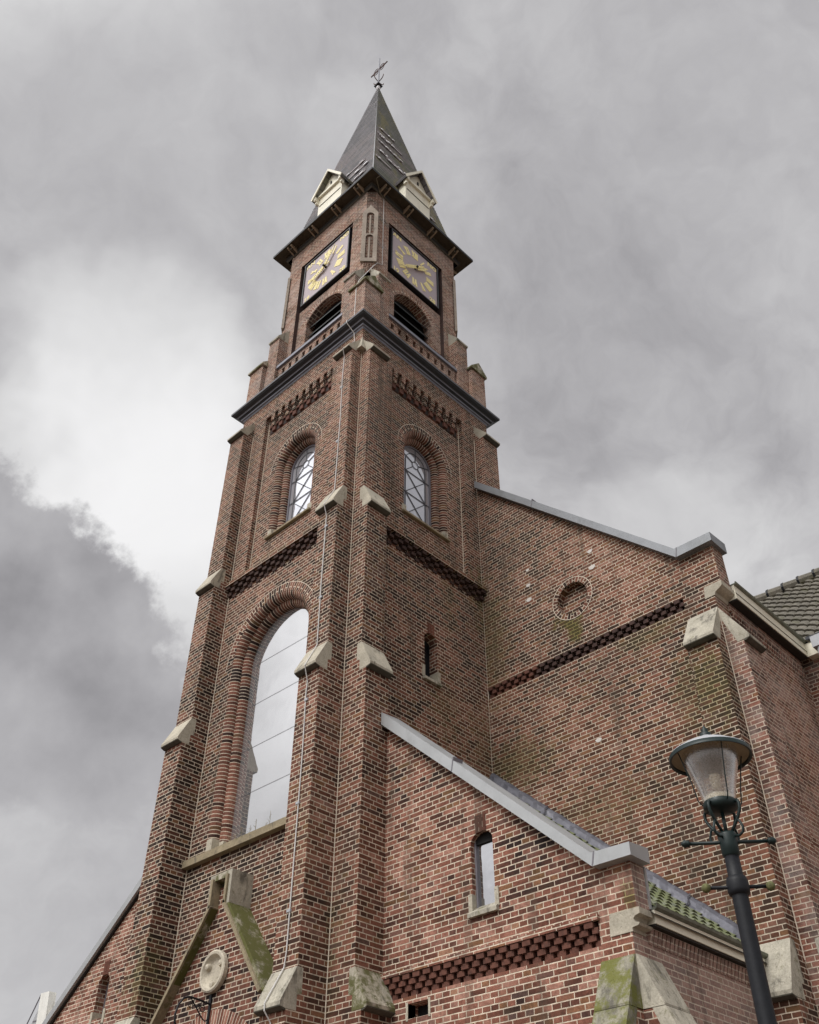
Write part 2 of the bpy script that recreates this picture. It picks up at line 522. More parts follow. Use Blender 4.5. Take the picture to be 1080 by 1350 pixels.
def lamp_glass():
    m = bpy.data.materials.new('lamp_hammered_glass')
    m.use_nodes = True
    m.node_tree.nodes.clear()
    t = T(m.node_tree)
    g = t.node('ShaderNodeNewGeometry')
    pos = Q(t, g.outputs['Position'])
    tr_ = t.node('ShaderNodeBsdfTransparent')
    tr_.inputs[0].default_value = (.90, .87, .84, 1)
    gl = t.node('ShaderNodeBsdfGlossy')
    gl.inputs['Roughness'].default_value = .22
    gl.inputs['Color'].default_value = (1, 1, 1, 1)
    df = t.node('ShaderNodeBsdfTranslucent')
    df.inputs[0].default_value = (.85, .82, .78, 1)
    lw = t.node('ShaderNodeLayerWeight')
    lw.inputs[0].default_value = .35
    hn = t.noise(pos, 85, 2, .6)
    bn = t.node('ShaderNodeBump')
    bn.inputs['Strength'].default_value = .6
    bn.inputs['Distance'].default_value = .003
    t.put(bn.inputs['Height'], hn)
    t.put(gl.inputs['Normal'], bn.outputs[0])
    t.put(lw.inputs['Normal'], bn.outputs[0])
    m1 = t.node('ShaderNodeMixShader')
    t.put(m1.inputs[0], t.lin(hn, .3, .7, .30, .46))
    m.node_tree.links.new(tr_.outputs[0], m1.inputs[1])
    m.node_tree.links.new(df.outputs[0], m1.inputs[2])
    m2 = t.node('ShaderNodeMixShader')
    t.put(m2.inputs[0], t.lin(Q(t, lw.outputs['Facing']), 0., 1., .14, .95))
    m.node_tree.links.new(m1.outputs[0], m2.inputs[1])
    m.node_tree.links.new(gl.outputs[0], m2.inputs[2])
    o = t.node('ShaderNodeOutputMaterial')
    m.node_tree.links.new(m2.outputs[0], o.inputs[0])
    return m


M['lampglass'] = lamp_glass()


# ------------------------------------------------------------------ mesh builder
class MB:
    def __init__(s):
        s.v, s.f, s.m, s.u = [], [], [], []
        s.mats = []

    def mi(s, mat):
        if mat not in s.mats:
            s.mats.append(mat)
        return s.mats.index(mat)

    def poly(s, pts, mat, uv=None):
        i0 = len(s.v)
        s.v += [tuple(p) for p in pts]
        s.f.append(tuple(range(i0, i0 + len(pts))))
        s.m.append(s.mi(mat))
        s.u.append(uv)

    def hull8(s, p, mat):
        """p: 8 points, bottom 4 then top 4"""
        i0 = len(s.v)
        s.v += [tuple(q) for q in p]
        for f in ((0, 3, 2, 1), (4, 5, 6, 7), (0, 1, 5, 4), (1, 2, 6, 5), (2, 3, 7, 6), (3, 0, 4, 7)):
            s.f.append(tuple(i0 + k for k in f))
            s.m.append(s.mi(mat))
            s.u.append(None)

    def box(s, x0, x1, y0, y1, z0, z1, mat, tf=None):
        p = [(x0, y0, z0), (x1, y0, z0), (x1, y1, z0), (x0, y1, z0), (x0, y0, z1), (x1, y0, z1), (x1, y1, z1), (x0, y1, z1)]
        if tf:
            p = [tf(*q) for q in p]
        s.hull8(p, mat)

    def prism(s, prof, f0, f1, mat, caps=True):
        """prof list of 2D pts; f0/f1 map a 2D point to 3D at both ends"""
        a = [f0(*p) for p in prof]
        b = [f1(*p) for p in prof]
        n = len(prof)
        for i in range(n):
            j = (i + 1) % n
            s.poly([a[i], a[j], b[j], b[i]], mat)
        if caps:
            s.poly(a, mat)
            s.poly(b[::-1], mat)

    def tube(s, pts, r, mat, n=8, closed=False, caps=True):
        pts = [Vector(p) for p in pts]
        rs = r if isinstance(r, (list, tuple)) else [r] * len(pts)
        rings = []
        ref = None
        for i, p in enumerate(pts):
            a = pts[i - 1] if i or closed else p
            c = pts[(i + 1) % len(pts)] if i < len(pts) - 1 or closed else p
            d = (c - a).normalized()
            if ref is None:
                ref = d.orthogonal().normalized()
            ref = (ref - d * ref.dot(d))
            ref = ref.normalized() if ref.length > 1e-6 else d.orthogonal().normalized()
            w = d.cross(ref)
            i0 = len(s.v)
            for k in range(n):
                t_ = 2 * PI * k / n
                s.v.append(tuple(p + (ref * math.cos(t_) + w * math.sin(t_)) * rs[i]))
            rings.append(i0)
        m_ = s.mi(mat)
        cnt = len(rings)
        for i in range(cnt if closed else cnt - 1):
            a, b = rings[i], rings[(i + 1) % cnt]
            for k in range(n):
                j = (k + 1) % n
                s.f.append((a + k, a + j, b + j, b + k))
                s.m.append(m_)
                s.u.append(None)
        if caps and not closed:
            s.f.append(tuple(rings[0] + k for k in reversed(range(n))))
            s.m.append(m_)
            s.u.append(None)
            s.f.append(tuple(rings[-1] + k for k in range(n)))
            s.m.append(m_)
            s.u.append(None)

    def lathe(s, prof, mat, n=32, c=(0, 0), a0=0.):
        i0 = len(s.v)
        for r, z in prof:
            for k in range(n):
                t_ = a0 + 2 * PI * k / n
                s.v.append((c[0] + r * math.cos(t_), c[1] + r * math.sin(t_), z))
        m_ = s.mi(mat)
        for i in range(len(prof) - 1):
            for k in range(n):
                j = (k + 1) % n
                s.f.append((i0 + i * n + k, i0 + i * n + j, i0 + (i + 1) * n + j, i0 + (i + 1) * n + k))
                s.m.append(m_)
                s.u.append(None)

    def build(s, name, parent=None, smooth=False, uvmode='auto', solid=False):
        me = bpy.data.meshes.new(name)
        me.from_pydata(s.v, [], s.f)
        for mm in s.mats:
            me.materials.append(M[mm])
        me.polygons.foreach_set('material_index', s.m)
        uvl = me.uv_layers.new(name='UVMap')
        for p, cu in zip(me.polygons, s.u):
            n = p.normal
            for k, li in enumerate(p.loop_indices):
                if cu is not None:
                    uvl.data[li].uv = cu[k]
                    continue
                co = me.vertices[me.loops[li].vertex_index].co
                if abs(n.z) > .93:
                    uvl.data[li].uv = (co.x, co.y)
                elif abs(n.y) >= abs(n.x):
                    uvl.data[li].uv = (co.x, co.z)
                else:
                    uvl.data[li].uv = (co.y, co.z)
        if solid:
            bm = bmesh.new()
            bm.from_mesh(me)
            bmesh.ops.remove_doubles(bm, verts=bm.verts, dist=1e-5)
            bmesh.ops.recalc_face_normals(bm, faces=bm.faces)
            bm.to_mesh(me)
            bm.free()
        if smooth:
            me.polygons.foreach_set('use_smooth', [True] * len(me.polygons))
        me.update()
        o = bpy.data.objects.new(name, me)
        COL.objects.link(o)
        if parent:
            o.parent = parent
        return o


def thing(name, label, cat, group=None, loc=(0, 0, 0)):
    o = bpy.data.objects.new(name, None)
    COL.objects.link(o)
    o.location = loc
    o.empty_display_size = .2
    o['label'] = label
    o['category'] = cat
    if group:
        o['group'] = group
    return o


W = 3.7
# the four faces of the square tower: (u along the face, d depth into it, z)
def FRONT(u, d, z): return (-u, d, z)
def SIDE(u, d, z): return (-d, u, z)
def BACK(u, d, z): return (-W + u, W - d, z)
def WEST(u, d, z): return (-W + d, W - u, z)


FACES = {'front': FRONT, 'side': SIDE, 'back': BACK, 'west': WEST}


def fbox(mb, F, u0, u1, d0, d1, z0, z1, mat):
    mb.box(u0, u1, d0, d1, z0, z1, mat, tf=F)


def wall_poly(mb, F, d, outer, holes, mat):
    """flat wall at depth d; outer and holes are lists of (u, z)"""
    loops = [[Vector((p[0], p[1], 0)) for p in l] for l in [outer] + holes]
    flat_ = [p for l in loops for p in l]
    for tri in tessellate_polygon(loops):
        mb.poly([F(flat_[i].x, d, flat_[i].y) for i in tri], mat)


def arch_loop(uc, half, z0, zs, n=24, rise=None):
    """closed opening outline: jambs + round (or segmental) arch"""
    pts = [(uc - half, z0), (uc + half, z0)]
    if rise is None:
        for i in range(n + 1):
            a = PI * i / n
            pts.append((uc + half * math.cos(a), zs + half * math.sin(a)))
    else:
        rad = (half * half + rise * rise) / (2 * rise)
        a0 = math.asin(half / rad)
        for i in range(n + 1):
            a = a0 - 2 * a0 * i / n
            pts.append((uc + rad * math.sin(a), zs + rise - rad + rad * math.cos(a)))
    return pts


def sweep_arch(mb, F, uc, half, z0, zs, prof, mat, n=28, top_only=False):
    """prof: list of (inset, depth). swept up the jamb, round the arch and down again"""
    stations = []
    if not top_only:
        stations.append((-1, z0, None))
    for i in range(n + 1):
        stations.append((None, None, PI - PI * i / n))
    if not top_only:
        stations.append((1, z0, None))

    def pt(st, s_, d):
        if st[2] is None:
            return F(uc + st[0] * (half - s_), d, st[1])
        r_ = half - s_
        return F(uc + r_ * math.cos(st[2]), d, zs + r_ * math.sin(st[2]))
    acc = []
    L = 0
    for i, st in enumerate(stations):
        if i:
            p, q = stations[i - 1], st
            if p[2] is None or q[2] is None:
                L += abs(zs - z0)
            else:
                L += half * .95 * PI / n
        acc.append(L)
    # start so that the courses agree with the wall: v = z on the first jamb
    for i in range(len(stations) - 1):
        for k in range(len(prof) - 1):
            a, b = stations[i], stations[i + 1]
            P = [pt(a, *prof[k]), pt(b, *prof[k]), pt(b, *prof[k + 1]), pt(a, *prof[k + 1])]
            v0, v1 = z0 + acc[i], z0 + acc[i + 1]
            mb.poly(P, mat, [(.0279, v0), (.0279, v1), (.034, v1), (.034, v0)])


def roll(s0, d0, r):
    """quarter round going from wall plane (s0,d0) inward and back, then a small return"""
    out = []
    for i in range(6):
        a = PI / 2 * i / 5
        out.append((s0 + r * math.sin(a) * .95, d0 + r * (1 - math.cos(a))))
    out.append((s0 + r * .95, d0 + r + .015))
    return out


# ==================================================================== CHURCH
church = thing('church', 'brown brick church with a slender clock tower, slate spire and stepped buttresses', 'church')

# ---- tower shaft below the band --------------------------------------------
BZ = 12.14
tw = MB()
big_hole = arch_loop(1.85, .98, 7.05, 10.27)
door_hole = arch_loop(1.85, 1.02, 0.0, 3.2, rise=.55)
slit = arch_loop(1.845, .155, 9.60, 10.42, 8, rise=.09)
wall_poly(tw, FRONT, 0, [(0, 0), (W, 0), (W, BZ), (0, BZ)], [big_hole, door_hole], 'tower')
wall_poly(tw, SIDE, 0, [(0, 0), (W, 0), (W, BZ), (0, BZ)], [slit], 'tower')
wall_poly(tw, BACK, 0, [(0, 0), (W, 0), (W, BZ), (0, BZ)], [], 'tower')
wall_poly(tw, WEST, 0, [(0, 0), (W, 0), (W, BZ), (0, BZ)], [], 'tower')
# slit reveal
def reveal(mb, F, loop, d0, d1, mat):
    n = len(loop)
    for i in range(n):
        a, b = loop[i], loop[(i + 1) % n]
        mb.poly([F(a[0], d0, a[1]), F(b[0], d0, b[1]), F(b[0], d1, b[1]), F(a[0], d1, a[1])], mat)
reveal(tw, SIDE, slit, 0, .24, 'tower')
reveal(tw, FRONT, door_hole, 0, .3, 'portal')
# ---- stage with small windows : pilasters flush, panel .1 recessed ----------
Z4a, Z4b, Z4c = BZ, 16.27, 16.78
for F in FACES.values():
    win = arch_loop(1.85, .60, 12.90, 14.58)
    wall_poly(tw, F, 0, [(0, Z4a), (.83, Z4a), (.83, Z4c), (0, Z4c)], [], 'tower')
    wall_poly(tw, F, 0, [(W - .83, Z4a), (W, Z4a), (W, Z4c), (W - .83, Z4c)], [], 'tower')
    wall_poly(tw, F, 0, [(.83, Z4b), (W - .83, Z4b), (W - .83, Z4c), (.83, Z4c)], [], 'tower')
    holes = [win] if F in (FRONT, SIDE) else []
    wall_poly(tw, F, .1, [(.83, Z4a), (W - .83, Z4a), (W - .83, Z4b), (.83, Z4b)], holes, 'tower')
    tw.poly([F(.83, 0, Z4a), F(.83, .1, Z4a), F(.83, .1, Z4b), F(.83, 0, Z4b)], 'tower')
    tw.poly([F(W - .83, 0, Z4a), F(W - .83, .1, Z4a), F(W - .83, .1, Z4b), F(W - .83, 0, Z4b)], 'tower')
    tw.poly([F(.83, 0, Z4b), F(W - .83, 0, Z4b), F(W - .83, .1, Z4b), F(.83, .1, Z4b)], 'tower')
tower_wall = tw.build('tower_wall', church)

# ---- hanging corbel frieze under the cornice --------------------------------
for F in (FRONT, SIDE, BACK, WEST):
    fr = MB()
    k = 0
    u = .83 + .055
    while u + .1 < W - .83:
        fbox(fr, F, u, u + .108, -.001, .12, 16.085, 16.275, 'tower')
        fbox(fr, F, u + .004, u + .104, .024, .12, 15.955, 16.085, 'tower')
        fbox(fr, F, u + .004, u + .104, .050, .12, 15.825, 15.955, 'frieze_red')
        fbox(fr, F, u + .108, u + .213, .094, .12, 16.03, 16.274, 'grime_dark')  # dark plate paints the shade inside the slot
        # small in-between corbel that fills the lower part of the slot
        fbox(fr, F, u + .108, u + .213, .060, .12, 15.965, 16.03, 'frieze_red')
        fbox(fr, F, u + .108, u + .213, .092, .12, 15.825, 15.96, 'grime_dark')  # shade between the lower teeth, painted dark
        u += .213
    fr.build('corbel_frieze', church, solid=False)

# ---- string band between window stages ---------------------------------------
def staggered(mb, F, u0, u1, ztop, rows, dfront, dback, mat, step=.022, pit=2 * HD, h=CR):
    """rows of staggered headers corbelling outward towards the top"""
    for r_ in range(rows):
        z1 = ztop - r_ * h
        z0 = z1 - h
        d = dfront + r_ * step
        u = u0 + (HD if r_ % 2 else 0)
        while u < u1 - .03:
            fbox(mb, F, u + .004, min(u + HD - .004, u1), d, dback, z0, z1, mat)
            u += pit


for F, e0, e1 in ((FRONT, .447, 3.253), (SIDE, .447, 3.253)):
    bd = MB()
    fbox(bd, F, e0, e1, -.115, .02, 12.065, 12.125, 'tower')
    # brick weathering course on edge, mossy
    bd.prism([(-.115, 12.127), (-.105, 12.15), (.098, 12.235), (.098, 12.10), (0, 12.10)], lambda d, z: F(e0, d, z), lambda d, z: F(e1, d, z), 'stone_sill')
    staggered(bd, F, e0, e1, 12.065, 4, -.095, .02, 'frieze', step=.026)
    bd.build('string_course', church)

# ---- big west window ----------------------------------------------------------
def ring(mb, F, uc, half, zs, w, d, mat, n=40, a0=0., a1=PI):
    """flat voussoir ring standing 2 mm proud of the wall"""
    for i in range(n):
        t0, t1 = a0 + (a1 - a0) * i / n, a0 + (a1 - a0) * (i + 1) / n
        P = [F(uc + r_ * math.cos(t_), d, zs + r_ * math.sin(t_)) for r_, t_ in ((half, t0), (half + w, t0), (half + w, t1), (half, t1))]
        L = half + w * .5
        mb.poly(P, mat, [(.0279, t0 * L), (.1, t0 * L), (.1, t1 * L), (.0279, t1 * L)])
        P = [F(uc + r_ * math.cos(t_), d - .001, zs + r_ * math.sin(t_)) for r_, t_ in ((half + w, t0), (half + w + .011, t0), (half + w + .011, t1), (half + w, t1))]
        mb.poly(P, 'mortar')


aj = MB()
ring(aj, FRONT, 1.85, .98, 10.27, .15, -.004, 'roll', 48)
sweep_arch(aj, FRONT, 1.85, .98, 7.10, 10.27, roll(0, 0, .115), 'roll', 36)
sweep_arch(aj, FRONT, 1.85, .98 - .115 * .95, 7.10, 10.27, roll(0, .13, .10) + [(.095, .30)], 'roll', 36)
bw = thing('x', '', '')
bpy.data.objects.remove(bw)
west = aj.build('west_window', church)
west['label'] = 'tall round-arched west window with milky storm glazing'
fm = MB()
wall_poly(fm, FRONT, .262, arch_loop(1.85, .785, 7.16, 10.27, 32), [], 'glass')
fm.build('pane', west)
ln = MB()
for zz in (7.95, 8.72, 9.50, 10.28):
    ln.tube([FRONT(1.07, .255, zz), FRONT(2.63, .258, zz)], .0024, 'frame', 5)
ln.build('glazing_joint', west)
sl = MB()
sl.prism([(-.10, 6.955), (-.10, 7.06), (.26, 7.19), (.26, 6.955)], lambda d, z: FRONT(.448, d, z), lambda d, z: FRONT(3.252, d, z), 'stone_sill')
sl.build('sill', west)
for sgn in (-1, 1):
    for s_, d0, w_ in ((0, -.004, .12), (.109, .126, .11)):
        u0 = 1.85 + sgn * (.98 - s_) + sgn * .012
        u1 = u0 - sgn * (w_ + .012)
        bs = MB()
        fbox(bs, FRONT, min(u0, u1), max(u0, u1), d0, d0 + .14, 7.05, 7.30 - s_ * .3, 'stone')
        bs.build('jamb_base', west)

# ---- small leaded windows ------------------------------------------------------
for F, lab in ((FRONT, 'small leaded arched window on the front of the tower'), (SIDE, 'small leaded arched window on the right side of the tower')):
    a = MB()
    ring(a, F, 1.85, .60, 14.58, .14, .096, 'roll', 40)
    sweep_arch(a, F, 1.85, .60, 12.93, 14.58, roll(0, .1, .105), 'roll', 30)
    sweep_arch(a, F, 1.85, .60 - .1, 12.93, 14.58, roll(0, .22, .095) + [(.09, .42)], 'roll', 30)
    w_ = a.build('arched_window', church)
    w_['label'] = lab
    b_ = MB()
    sweep_arch(b_, F, 1.85, .41, 12.93, 14.58, [(0, .335), (.035, .335), (.035, .38)], 'frame', 30)
    b_.build('frame', w_)
    g = MB()
    wall_poly(g, F, .362, arch_loop(1.85, .40, 12.93, 14.58, 30), [], 'leaded')
    g.build('pane', w_)
    l_ = MB()
    D = .352
    def seg(u0, z0, u1, z1, r_=.0078):
        l_.tube([F(1.85 + u0, D, z0), F(1.85 + u1, D, z1)], r_, 'leadline', 5)
    hw = .27
    zb, zt = 12.95, 14.55
    seg(-hw, zb, -hw, zt)
    seg(hw, zb, hw, zt)
    arc = [F(1.85 + hw * math.cos(PI * i / 20), D, zt + hw * math.sin(PI * i / 20)) for i in range(21)]
    l_.tube(arc, .0065, 'leadline', 5)
    cc = 14.55
    l_.tube([F(1.85 + .085 * math.cos(2 * PI * i / 16), D, cc + .085 * math.sin(2 * PI * i / 16)) for i in range(16)], .0065, 'leadline', 5, closed=True)
    seg(0, cc + .085, 0, 14.97)
    for sg in (-1, 1):
        seg(sg * .06, cc - .06, sg * hw, 14.27)
        seg(sg * .08, cc + .03, sg * .38, cc + .14)
    zl = [14.27, 13.72, 13.17]
    for q_, z_ in enumerate(zl):
        seg(-.39, z_, -hw, z_)
        seg(hw, z_, .39, z_)
        seg(-hw, z_, hw, z_)
        if q_ < 2:
            seg(-hw, z_, hw, zl[q_ + 1])
            seg(hw, z_, -hw, zl[q_ + 1])
    seg(-hw, 13.17, 0, 12.95)
    seg(hw, 13.17, 0, 12.95)
    l_.build('leading', w_)
    s_ = MB()
    s_.prism([(.04, 12.845), (.04, 12.885), (.36, 12.96), (.36, 12.845)], lambda d, z: F(1.235, d, z), lambda d, z: F(2.465, d, z), 'stone_sill')
    s_.build('sill', w_)
    for sgn in (-1, 1):
        for q_, (in_, d0, wd) in enumerate(((0, .097, .11), (.1, .217, .10))):
            u0 = 1.85 + sgn * (.60 - in_ + .008)
            u1 = u0 - sgn * wd
            bs = MB()
            fbox(bs, F, min(u0, u1), max(u0, u1), d0, d0 + .14, 12.89, 13.06, 'stone')
            bs.build('jamb_base', w_)

# ---- slit window in tower side ---------------------------------------------------
def slit_window(parent_wall, F, uc, half, zsill, ztop, depth, lab, gmat='darkglass', fmat='iron'):
    s_ = MB()
    hd_ = max(depth, .14)
    # sloping sill with upturned ends
    s_.prism([(-.05, zsill - .075), (-.05, zsill - .03), (hd_, zsill + .10), (hd_, zsill - .075)], lambda d, z: F(uc - half - .045, d, z), lambda d, z: F(uc + half + .045, d, z), 'stone_weather')
    for sg in (-1, 1):
        a, b_ = uc + sg * (half - .002), uc + sg * (half + .055)
        fbox(s_, F, min(a, b_), max(a, b_), -.012, depth * .8, zsill - .02, zsill + .19, 'stone')
    w = s_.build('slit_window', parent_wall)
    w['label'] = lab
    g = MB()
    wall_poly(g, F, depth - .02, [(uc - half, zsill), (uc + half, zsill), (uc + half, ztop + .1), (uc - half, ztop + .1)], [], gmat)
    g.build('pane', w)
    f_ = MB()
    fbox(f_, F, uc - half, uc - half + .025, depth - .05, depth, zsill, ztop + .1, fmat)
    fbox(f_, F, uc + half - .025, uc + half, depth - .05, depth, zsill, ztop + .1, fmat)
    fbox(f_, F, uc - half, uc + half, depth - .045, depth, ztop - .10, ztop + .1, 'void')
    f_.build('frame', w)
    l_ = MB()
    for q_ in range(3):
        u0 = uc - .08 + q_ * .056
        l_.poly([F(u0, -.004, ztop + .008), F(u0 + .048, -.004, ztop + .008), F(u0 + .050, -.004, ztop + .215), F(u0 - .002 - (.006 if q_ == 0 else 0), -.004, ztop + .215)], 'roll', [(.02, .012), (.06, .012), (.06, .05), (.02, .05)])
    l_.build('lintel', w)
    return w


slit_window(church, SIDE, 1.845, .155, 9.66, 10.50, .23, 'dark narrow slit window in the right side of the tower')

# ---- buttresses ---------------------------------------------------------------------
# cap outline in (projection, z)
def cap_profile(dl, du, zc, h=.45):
    return [(dl - .005, zc - .015), (dl + .085, zc - .0), (dl + .09, zc + .05), (du + .004, zc + h), (du - .085, zc + h - .01), (du - .085, zc + .17), (du - .02, zc + .15), (du - .02, zc - .015)]


def buttress(parent, tf, levels, zstart, base_mat='shaft', stone='stone', width=.447, name='buttress', label=None, hs=.45):
    """tf(a along the face, p projection outward, z). levels: list of (zcap, d_lower) from the ground up; top: d at the very top is 0"""
    mb = MB()
    z0 = zstart
    ds = [l[1] for l in levels] + [0]
    for i, (zc, d) in enumerate(levels):
        mb.box(0, width, 0, d, z0, zc + .02, base_mat, tf=tf)
        z0 = zc + .02
        if i == len(levels) - 1:
            tp = lambda p, z: tf(.0, p, z)
            tq = lambda p, z: tf(width, p, z)
            mb.prism([(0, zc + .02), (d - .02, zc + .02), (.0, zc + hs - .12)], tp, tq, base_mat)
    ob = mb.build(name, parent)
    if label:
        ob['label'] = label
    for i, (zc, d) in enumerate(levels):
        du = ds[i + 1]
        cb = MB()
        st = stone if isinstance(stone, str) else stone[i]
        lo, hi = -.004, width + .004
        cb.prism([(max(p, -.0), z) for p, z in cap_profile(d, du if du > .085 else du + .086, zc, hs)] if du > .0 else
                 [(d - .09, zc - .015), (d + .085, zc), (d + .09, zc + .05), (.004, zc + hs), (.004, zc + hs - .19)],
                 lambda p, z: tf(lo, p, z), lambda p, z: tf(hi, p, z), st)
        # dark drip strip under the nose
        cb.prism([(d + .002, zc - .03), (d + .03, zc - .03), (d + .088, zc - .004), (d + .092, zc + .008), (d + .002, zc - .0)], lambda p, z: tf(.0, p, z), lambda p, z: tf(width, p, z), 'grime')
        cb.build('weathering_cap', ob)
    return ob


NXc = 4.29
LV = [(4.46, .585), (8.89, .458), (12.00, .343), (15.96, .240)]
tcap = ['stone_weather', 'stone', 'stone', 'stone']
buttress(church, lambda a, p, z: (-a, -p, z), LV, 0, stone=tcap)                    # front, near corner
buttress(church, lambda a, p, z: (p, a, z), LV, 0, stone=['stone_moss', 'stone', 'stone', 'stone'])   # side, near corner
buttress(church, lambda a, p, z: (-W + a, -p, z), LV, 0, stone=['stone_weather', 'stone', 'stone', 'stone'])
buttress(church, lambda a, p, z: (-W - p, a, z), LV, 0, stone=tcap)
buttress(church, lambda a, p, z: (p, W - a, z), LV[3:], 13.2, stone='stone')
buttress(church, lambda a, p, z: (-W - p, W - a, z), LV[3:], 13.2, stone='stone')
sm_ = MB()
for x_, y_, z0_, z1_ in ((0, 0, 0, 16.1), (-W + .447, 0, 0, 16.0), (0, W - .447, 8.3, 16.0), (0, .447, 0, 8.0), (-.83, .1, 12.24, 16.27), (-W + .83, .1, 12.24, 16.27), (-.1, W - .83, 12.24, 16.27), (NXc, 3.246, 4.9, 9.6)):
    sx_ = {(0, 0): (1, -1), (0, .447): (1, -1)}.get((x_, y_))
    sm_.tube([(x_, y_, z0_), (x_, y_, z1_)], .010, 'mortar', 6)
    sm_.build('mortar_seam', church)
    sm_ = MB()
# stone saddle joining two top caps at the near corner
for cx_, cy_, sx, sy in ((0, 0, 1, -1), (-W, 0, -1, -1), (0, W, 1, 1)):
    sd = MB()
    sd.hull8([(cx_, cy_, 16.02), (cx_ + sx * .13, cy_, 16.02), (cx_ + sx * .13, cy_ + sy * .13, 16.02), (cx_, cy_ + sy * .13, 16.02),
              (cx_, cy_, 16.50), (cx_ + sx * .02, cy_, 16.45), (cx_ + sx * .02, cy_ + sy * .02, 16.45), (cx_, cy_ + sy * .02, 16.45)], 'stone')
    sd.build('corner_saddle', church)

# ---- main cornice of the tower --------------------------------------------------------
def square_ring(mb, prof, mats, cx_=-W / 2, cy_=W / 2):
    """prof: list of (half, z) ; mats per segment"""
    for k in range(len(prof) - 1):
        (h0, z0), (h1, z1) = prof[k], prof[k + 1]
        c = [(-1, -1), (1, -1), (1, 1), (-1, 1)]
        for i in range(4):
            a, b = c[i], c[(i + 1) % 4]
            mb.poly([(cx_ + a[0] * h0, cy_ + a[1] * h0, z0), (cx_ + b[0] * h0, cy_ + b[1] * h0, z0), (cx_ + b[0] * h1, cy_ + b[1] * h1, z1), (cx_ + a[0] * h1, cy_ + a[1] * h1, z1)], mats[k])


co = MB()
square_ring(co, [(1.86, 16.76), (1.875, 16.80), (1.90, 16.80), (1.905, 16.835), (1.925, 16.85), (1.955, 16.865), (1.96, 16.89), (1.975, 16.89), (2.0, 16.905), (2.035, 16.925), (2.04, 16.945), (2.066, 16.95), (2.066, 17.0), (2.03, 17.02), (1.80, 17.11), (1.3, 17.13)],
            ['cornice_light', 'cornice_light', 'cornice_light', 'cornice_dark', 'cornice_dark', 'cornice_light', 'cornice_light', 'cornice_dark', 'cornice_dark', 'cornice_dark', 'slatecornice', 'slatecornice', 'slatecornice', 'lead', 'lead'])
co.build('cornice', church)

# ---- belfry stage ------------------------------------------------------------------------
PP, RP, RN = .33, .43, .58      # depth of the corner piers and of the recessed clock panel
CH = .15               # chamfer of the corners (each way)
ZE = 22.80             # eaves
bl = MB()
for F in FACES.values():
    louv = arch_loop(1.85, .60, 18.42, 19.42, 16, rise=.36)
    half = .92
    # corner piers
    for a, b in ((PP + CH, 1.85 - half), (1.85 + half, W - PP - CH)):
        wall_poly(bl, F, PP, [(a, 17.05), (b, 17.05), (b, ZE), (a, ZE)], [], 'upper')
    zt = 21.84
    wall_poly(bl, F, PP, [(1.85 - half, zt), (1.85 + half, zt), (1.85 + half, ZE), (1.85 - half, ZE)], [], 'upper')
    zn = 20.10
    wall_poly(bl, F, RP, [(1.85 - half, 17.05), (1.85 + half, 17.05), (1.85 + half, zn), (1.85 - half, zn)], [louv], 'upper')
    wall_poly(bl, F, RN, [(1.85 - half, zn), (1.85 + half, zn), (1.85 + half, zt), (1.85 - half, zt)], [], 'frieze')  # recess walls coloured dark, the shadow gap round the clock painted in
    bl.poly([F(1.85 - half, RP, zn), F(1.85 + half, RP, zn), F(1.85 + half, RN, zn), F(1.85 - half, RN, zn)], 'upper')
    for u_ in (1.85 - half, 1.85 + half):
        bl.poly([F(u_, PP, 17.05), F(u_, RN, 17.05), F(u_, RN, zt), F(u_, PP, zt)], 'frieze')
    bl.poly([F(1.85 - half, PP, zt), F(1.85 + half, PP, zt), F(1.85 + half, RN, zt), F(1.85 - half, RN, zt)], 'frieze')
    reveal(bl, F, louv, RP, RP + .32, 'upper')
    # chamfer at the corner u small
    c = math.sqrt(2) * CH
    bl.poly([F(PP + CH, PP, 19.3), F(PP, PP + CH, 19.3), F(PP, PP + CH, ZE), F(PP + CH, PP, ZE)], 'upper', [(0, 19.3), (c, 19.3), (c, ZE), (0, ZE)])
    bl.poly([F(PP + CH, PP, 17.05), F(PP, PP, 17.05), F(PP, PP, 19.3), F(PP + CH, PP, 19.3)], 'upper')
    bl.poly([F(PP, PP + CH, 17.05), F(PP, PP, 17.05), F(PP, PP, 19.3), F(PP, PP + CH, 19.3)], 'upper')
    bl.poly([F(PP + CH, PP, 19.3), F(PP, PP, 19.3), F(PP, PP + CH, 19.3)], 'upper')
    # stepped pyramid stop of the chamfer
    bl.poly([F(PP + CH, PP, 19.30), F(PP, PP, 19.30), F(PP + CH / 2 - .005, PP + CH / 2 - .005, 19.75)], 'upper')
    bl.poly([F(PP, PP + CH, 19.30), F(PP, PP, 19.30), F(PP + CH / 2 - .005, PP + CH / 2 - .005, 19.75)], 'upper')
bl.build('belfry_wall', church)
